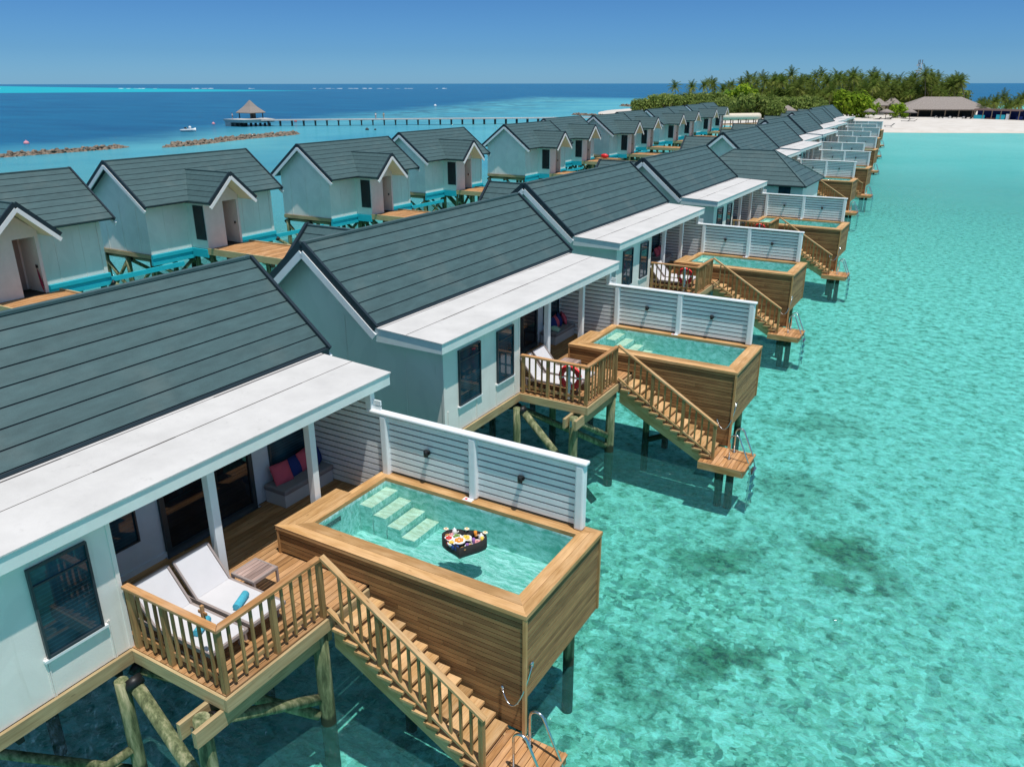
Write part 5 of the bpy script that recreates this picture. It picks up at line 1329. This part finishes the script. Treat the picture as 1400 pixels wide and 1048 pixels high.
# ------------------------------------------------------------------ trees
def make_palm(seed, h, lean):
    r = random.Random(seed); R = T('coconut_palm', 'x', 'palm tree', (0, 0, 0)); b = MB()
    la = r.uniform(0, 6.28); tp = [(math.cos(la)*lean*(t/6)**1.8, math.sin(la)*lean*(t/6)**1.8, h*t/6) for t in range(7)]
    b.tube(tp, [.2, .15, .13, .12, .11, .10, .11], 7); b.build('trunk', M['trunk'], R)
    top = V(tp[-1]); b = MB(); nf = 24
    for i in range(nf):
        a = i*2.399+r.uniform(-.2, .2); e = 1.35-1.95*(i/nf)+r.uniform(-.15, .15); L = r.uniform(2.5, 3.5); p = top.copy(); d = V((math.cos(a)*math.cos(e), math.sin(a)*math.cos(e), math.sin(e)))
        side = V((-math.sin(a), math.cos(a), 0)); pts = [p.copy()]; sg = 9
        for k in range(sg):
            p = p+d*L/sg; pts.append(p.copy()); d = (d+V((0, 0, -.07-.022*k))).normalized()
        old = max(0, min(1, (i/nf)*1.1+r.uniform(-.25, .2)))
        for k in range(sg):
            w = .75*math.sin(math.pi*(k+.7)/(sg+.8))**.6; q0, q1 = pts[k], pts[k+1]; dd = (q1-q0)
            for s in (-1, 1):
                for u in (0, .5):
                    st = q0+dd*u; tip = st+dd*.9+side*s*w+V((0, 0, -.25*w-r.uniform(0, .15)))
                    b.face([st, st+dd*.42, tip], 0, min(1, max(0, old*.8+r.uniform(-.12, .2))))
            b.face([q0-V((0, 0, .03)), q1-V((0, 0, .03)), q1+V((0, 0, .04)), q0+V((0, 0, .04))], 0, .9)
    b.build('crown', M['palm'], R)
    return R
def make_bush(seed, rx, rz, mat, n=1700, stretch=1.0):
    r = random.Random(seed); R = T('broadleaf_tree', 'x', 'tree', (0, 0, 0)); b = MB()
    b.tube([(0, 0, 0), (.1, .1, rz*.5), (.3, 0, rz*1.0)], [.22, .16, .08], 6)
    for k in range(5):
        a = k*1.26; b.tube([(.1, .1, rz*.4), (math.cos(a)*rx*.5, math.sin(a)*rx*.5, rz*1.1)], [.1, .04], 5)
    b.build('trunk', M['trunk'], R); b = MB()
    cl = []
    for k in range(26):
        a, u = r.uniform(0, 6.28), r.random()**.5; z = r.uniform(.15, 1.0)
        cl.append((V((math.cos(a)*rx*u*(1.15-z*.55), math.sin(a)*rx*u*(1.15-z*.55)*stretch, rz*(.25+z*1.45))), r.uniform(.26, .42)*rx, r.random()))
    for i in range(n):
        c, q, t = cl[i % len(cl)]; d = V((r.gauss(0, 1), r.gauss(0, 1), r.gauss(0, 1))).normalized(); p = c+d*q*r.uniform(.75, 1.05); p.z = max(.2, p.z)
        nn = (d+V((r.uniform(-.6, .6), r.uniform(-.6, .6), r.uniform(-.2, .8)))).normalized(); u = nn.orthogonal().normalized(); v = nn.cross(u); s = r.uniform(.17, .40)
        b.face([p-u*s, p-v*s*.7, p+u*s, p+v*s*.7], 0, min(1, max(0, t*.5+r.random()*.5)))
    b.build('crown', mat, R)
    return R
palms = [make_palm(s, h, l) for s, h, l in ((1, 9.2, 1.0), (2, 10.2, 2.2), (3, 8.0, .5), (4, 10.8, 1.4), (7, 9.6, 2.8))]
spalm = [make_palm(5, 3.6, .5), make_palm(6, 5.4, .9)]
bushes = [make_bush(1, 3.4, 2.3, M['olive']), make_bush(2, 3.0, 2.0, M['bush']), make_bush(3, 3.4, 2.6, M['bushy']), make_bush(4, 4.0, 2.2, M['olive'], 2000)]
R0 = random.Random(21)
used = set()
def plant(proto, x, y, z, sc, label, group):
    if proto.name in used: o = copy_tree(proto, (0, 0, 0))
    else: used.add(proto.name); o = proto
    o.location = V((x, y, z)); o.rotation_euler = (0, 0, R0.uniform(0, 6.28)); o.scale = (sc*R0.uniform(.92, 1.08), sc*R0.uniform(.92, 1.08), sc)
    o['label'] = label; o['group'] = group; return o
# palms of the grove: seen between x px 960 and 1330 of the photo -> a wedge behind the restaurant
def grove(n, x0, x1, ylo, yhi, protos, smin, smax, label, group, z=1.8, xs=None):
    for i in range(n):
        t = (i+R0.random())/n; x = x0+(x1-x0)*t; y = ylo+(yhi-ylo)*((i*0.618) % 1)
        x += (y-240)*-.12; plant(protos[i % len(protos)], x, y, z, R0.uniform(smin, smax), label, group)
GP = 'dense coconut palms in the middle of the island'
grove(150, -58, 5, 250, 305, palms, .62, 1.04, 'tall coconut palm among the dense palms behind the beach', GP)
grove(40, -56, 3, 248, 253, palms[:3]+spalm, .48, .72, 'lower coconut palm at the front edge of the dense grove', 'lower palms along the front of the grove')
grove(18, -16, 4, 253, 262, palms+spalm[1:], .62, .90, 'coconut palm standing straight behind the thatched restaurant', 'coconut palms behind the restaurant roof')
grove(24, -78, -56, 246, 290, palms, .55, .86, 'coconut palm rising from the olive bushes at the island tip', 'coconut palms at the bushy tip of the island')
grove(30, 6.5, 26, 239, 262, spalm, .55, .88, 'short palm behind the blue beach bar', 'short palms behind the beach bar')
grove(22, -50, -19, 246, 254, spalm+bushes[1:2], .9, 1.3, 'low yellowish green plant under the tall palms', 'low plants under the palms')
GB = 'olive green bushes at the tip of the island'
grove(44, -85, -56, 226, 275, [bushes[0], bushes[3]], .78, 1.2, 'olive green bushy tree at the bushy island tip', GB)
grove(22, -60, -33, 212, 240, [bushes[0], bushes[1], bushes[3]], .75, 1.15, 'rounded olive tree between the villa roofs and the palms', 'rounded trees behind the last villas', )
for (x, y, pr_, sc, lb) in ((-54.5, 238, 2, 1.6, 'large bright yellow green tree in front of the dense palms'), (-59, 240, 1, 1.7, 'large deep green tree beside the yellow green one'),
                       (-44, 203, 0, 1.35, 'rounded olive bush beside the covered walkway roof'), (-38.5, 203, 3, 1.0, 'wide low olive bush right of the covered walkway'),
                       (-23.5, 224, 2, 1.35, 'bright green rounded tree near the last lagoon villa'), (-20.6, 226, 2, 1.1, 'smaller bright green tree beside the thatched huts'),
                       (-11.9, 226, 2, .75, 'bright green bush between two thatched umbrellas'), (-30.0, 215, 3, .8, 'low bush behind the last villa roofs'), (-62, 232, 3, 1.3, 'wide bush in front of the deep green tree')):
    plant(bushes[pr_], x, y, 1.7, sc, lb, 'single trees and bushes along the beach')
for p in palms+spalm+bushes:
    if p.name not in used:
        for c in list(p.children_recursive)+[p]: bpy.data.objects.remove(c)
# undergrowth that closes the view through the palms
b = MB()
for i in range(24000):
    x = R0.uniform(-62, 6); y = R0.uniform(256, 300); z = 1.8+R0.random()**.7*6.6; x += (y-240)*-.12
    u = V((R0.gauss(0, 1), R0.gauss(0, 1), R0.gauss(0, .6))).normalized(); v = u.orthogonal().normalized(); s = R0.uniform(.25, .6); p = V((x, y, z))
    b.face([p-u*s, p-v*s*.5, p+u*s, p+v*s*.5], 0, R0.random()*.9)
tag(b.build('undergrowth', M['palm'], None, (-28, 275, 1.8)), 'tangled green undergrowth between the palm trunks', 'undergrowth', kind='stuff')

# ------------------------------------------------------------------ camera, light, sky
cam = bpy.data.cameras.new('camera'); co = bpy.data.objects.new('camera', cam); COL.objects.link(co); SC.camera = co
rt, up, fw = V((0.86348351, 0.50437622, -0.00092983)), V((-0.17896393, 0.30810573, 0.93436758)), V((-0.47155927, 0.80664459, -0.35630937))
mw = Matrix(((rt.x, up.x, -fw.x, 10.8184), (rt.y, up.y, -fw.y, -11.1530), (rt.z, up.z, -fw.z, 10.4841), (0, 0, 0, 1)))
co.matrix_world = mw
cam.sensor_fit = 'HORIZONTAL'; cam.sensor_width = 36; cam.lens = 36*1075.2/1400; cam.clip_end = 60000; cam.clip_start = .1
sd = V((.26, -.13, 1.0)).normalized()
sun = bpy.data.lights.new('sun', 'SUN'); sun.energy = 3.8; sun.angle = math.radians(.53); sun.color = (1, .965, .91)
so = bpy.data.objects.new('sun', sun); COL.objects.link(so); so.rotation_euler = sd.to_track_quat('Z', 'Y').to_euler(); so.location = (0, 0, 60)
w = bpy.data.worlds.new('World'); SC.world = w; w.use_nodes = True; nt = w.node_tree; nt.nodes.clear(); h = N(nt)
sky = h('ShaderNodeTexSky', sky_type='NISHITA', sun_disc=False, sun_elevation=math.asin(sd.z), sun_rotation=math.atan2(sd.x, sd.y), altitude=0, air_density=1.0, dust_density=.2, ozone_density=4.0)
gz = h('ShaderNodeSeparateXYZ', {0: h('ShaderNodeTexCoord').outputs['Generated']}).outputs[2]
tint = h.ramp(gz, [(0.0, (.235, .50, .93)), (.035, (.185, .405, .75)), (.10, (.168, .355, .625)), (.40, (1.0, .96, .82)), (1.0, (1.0, .96, .80))])
colr = h.mix(1.0, sky.outputs[0], tint, 'MULTIPLY')
bg = h('ShaderNodeBackground', {'Color': colr, 'Strength': .125}).outputs[0]
ow = h('ShaderNodeOutputWorld'); nt.links.new(bg, ow.inputs[0])
SC.view_settings.view_transform = 'Standard'; SC.view_settings.look = 'None'; SC.view_settings.exposure = 0.12; SC.view_settings.gamma = 1
SC.render.engine = 'CYCLES'; SC.cycles.max_bounces = 8; SC.cycles.transparent_max_bounces = 12; SC.cycles.use_denoising = True
SC.cycles.sample_clamp_indirect = 4.0; SC.cycles.caustics_reflective = False; SC.cycles.caustics_refractive = False

# ------------------------------------------------------------------ to metres, water level to zero
bpy.context.view_layer.update()
seen = set()
for o in list(SC.objects):
    if o.parent is None:
        o.location = V(((o.location.x)*S, (o.location.y)*S, (o.location.z-WZ)*S))
    else: o.location = o.location*S
    if o.type == 'MESH' and o.data.name not in seen:
        seen.add(o.data.name); o.data.transform(Matrix.Scale(S, 4))
        if o.data.skin_vertices:
            for q in o.data.skin_vertices[0].data: q.radius = tuple(r*S for r in q.radius)
    for md in o.modifiers:
        if md.type == 'BEVEL': md.width *= S
co.location = V((mw[0][3]*S, mw[1][3]*S, (mw[2][3]-WZ)*S))
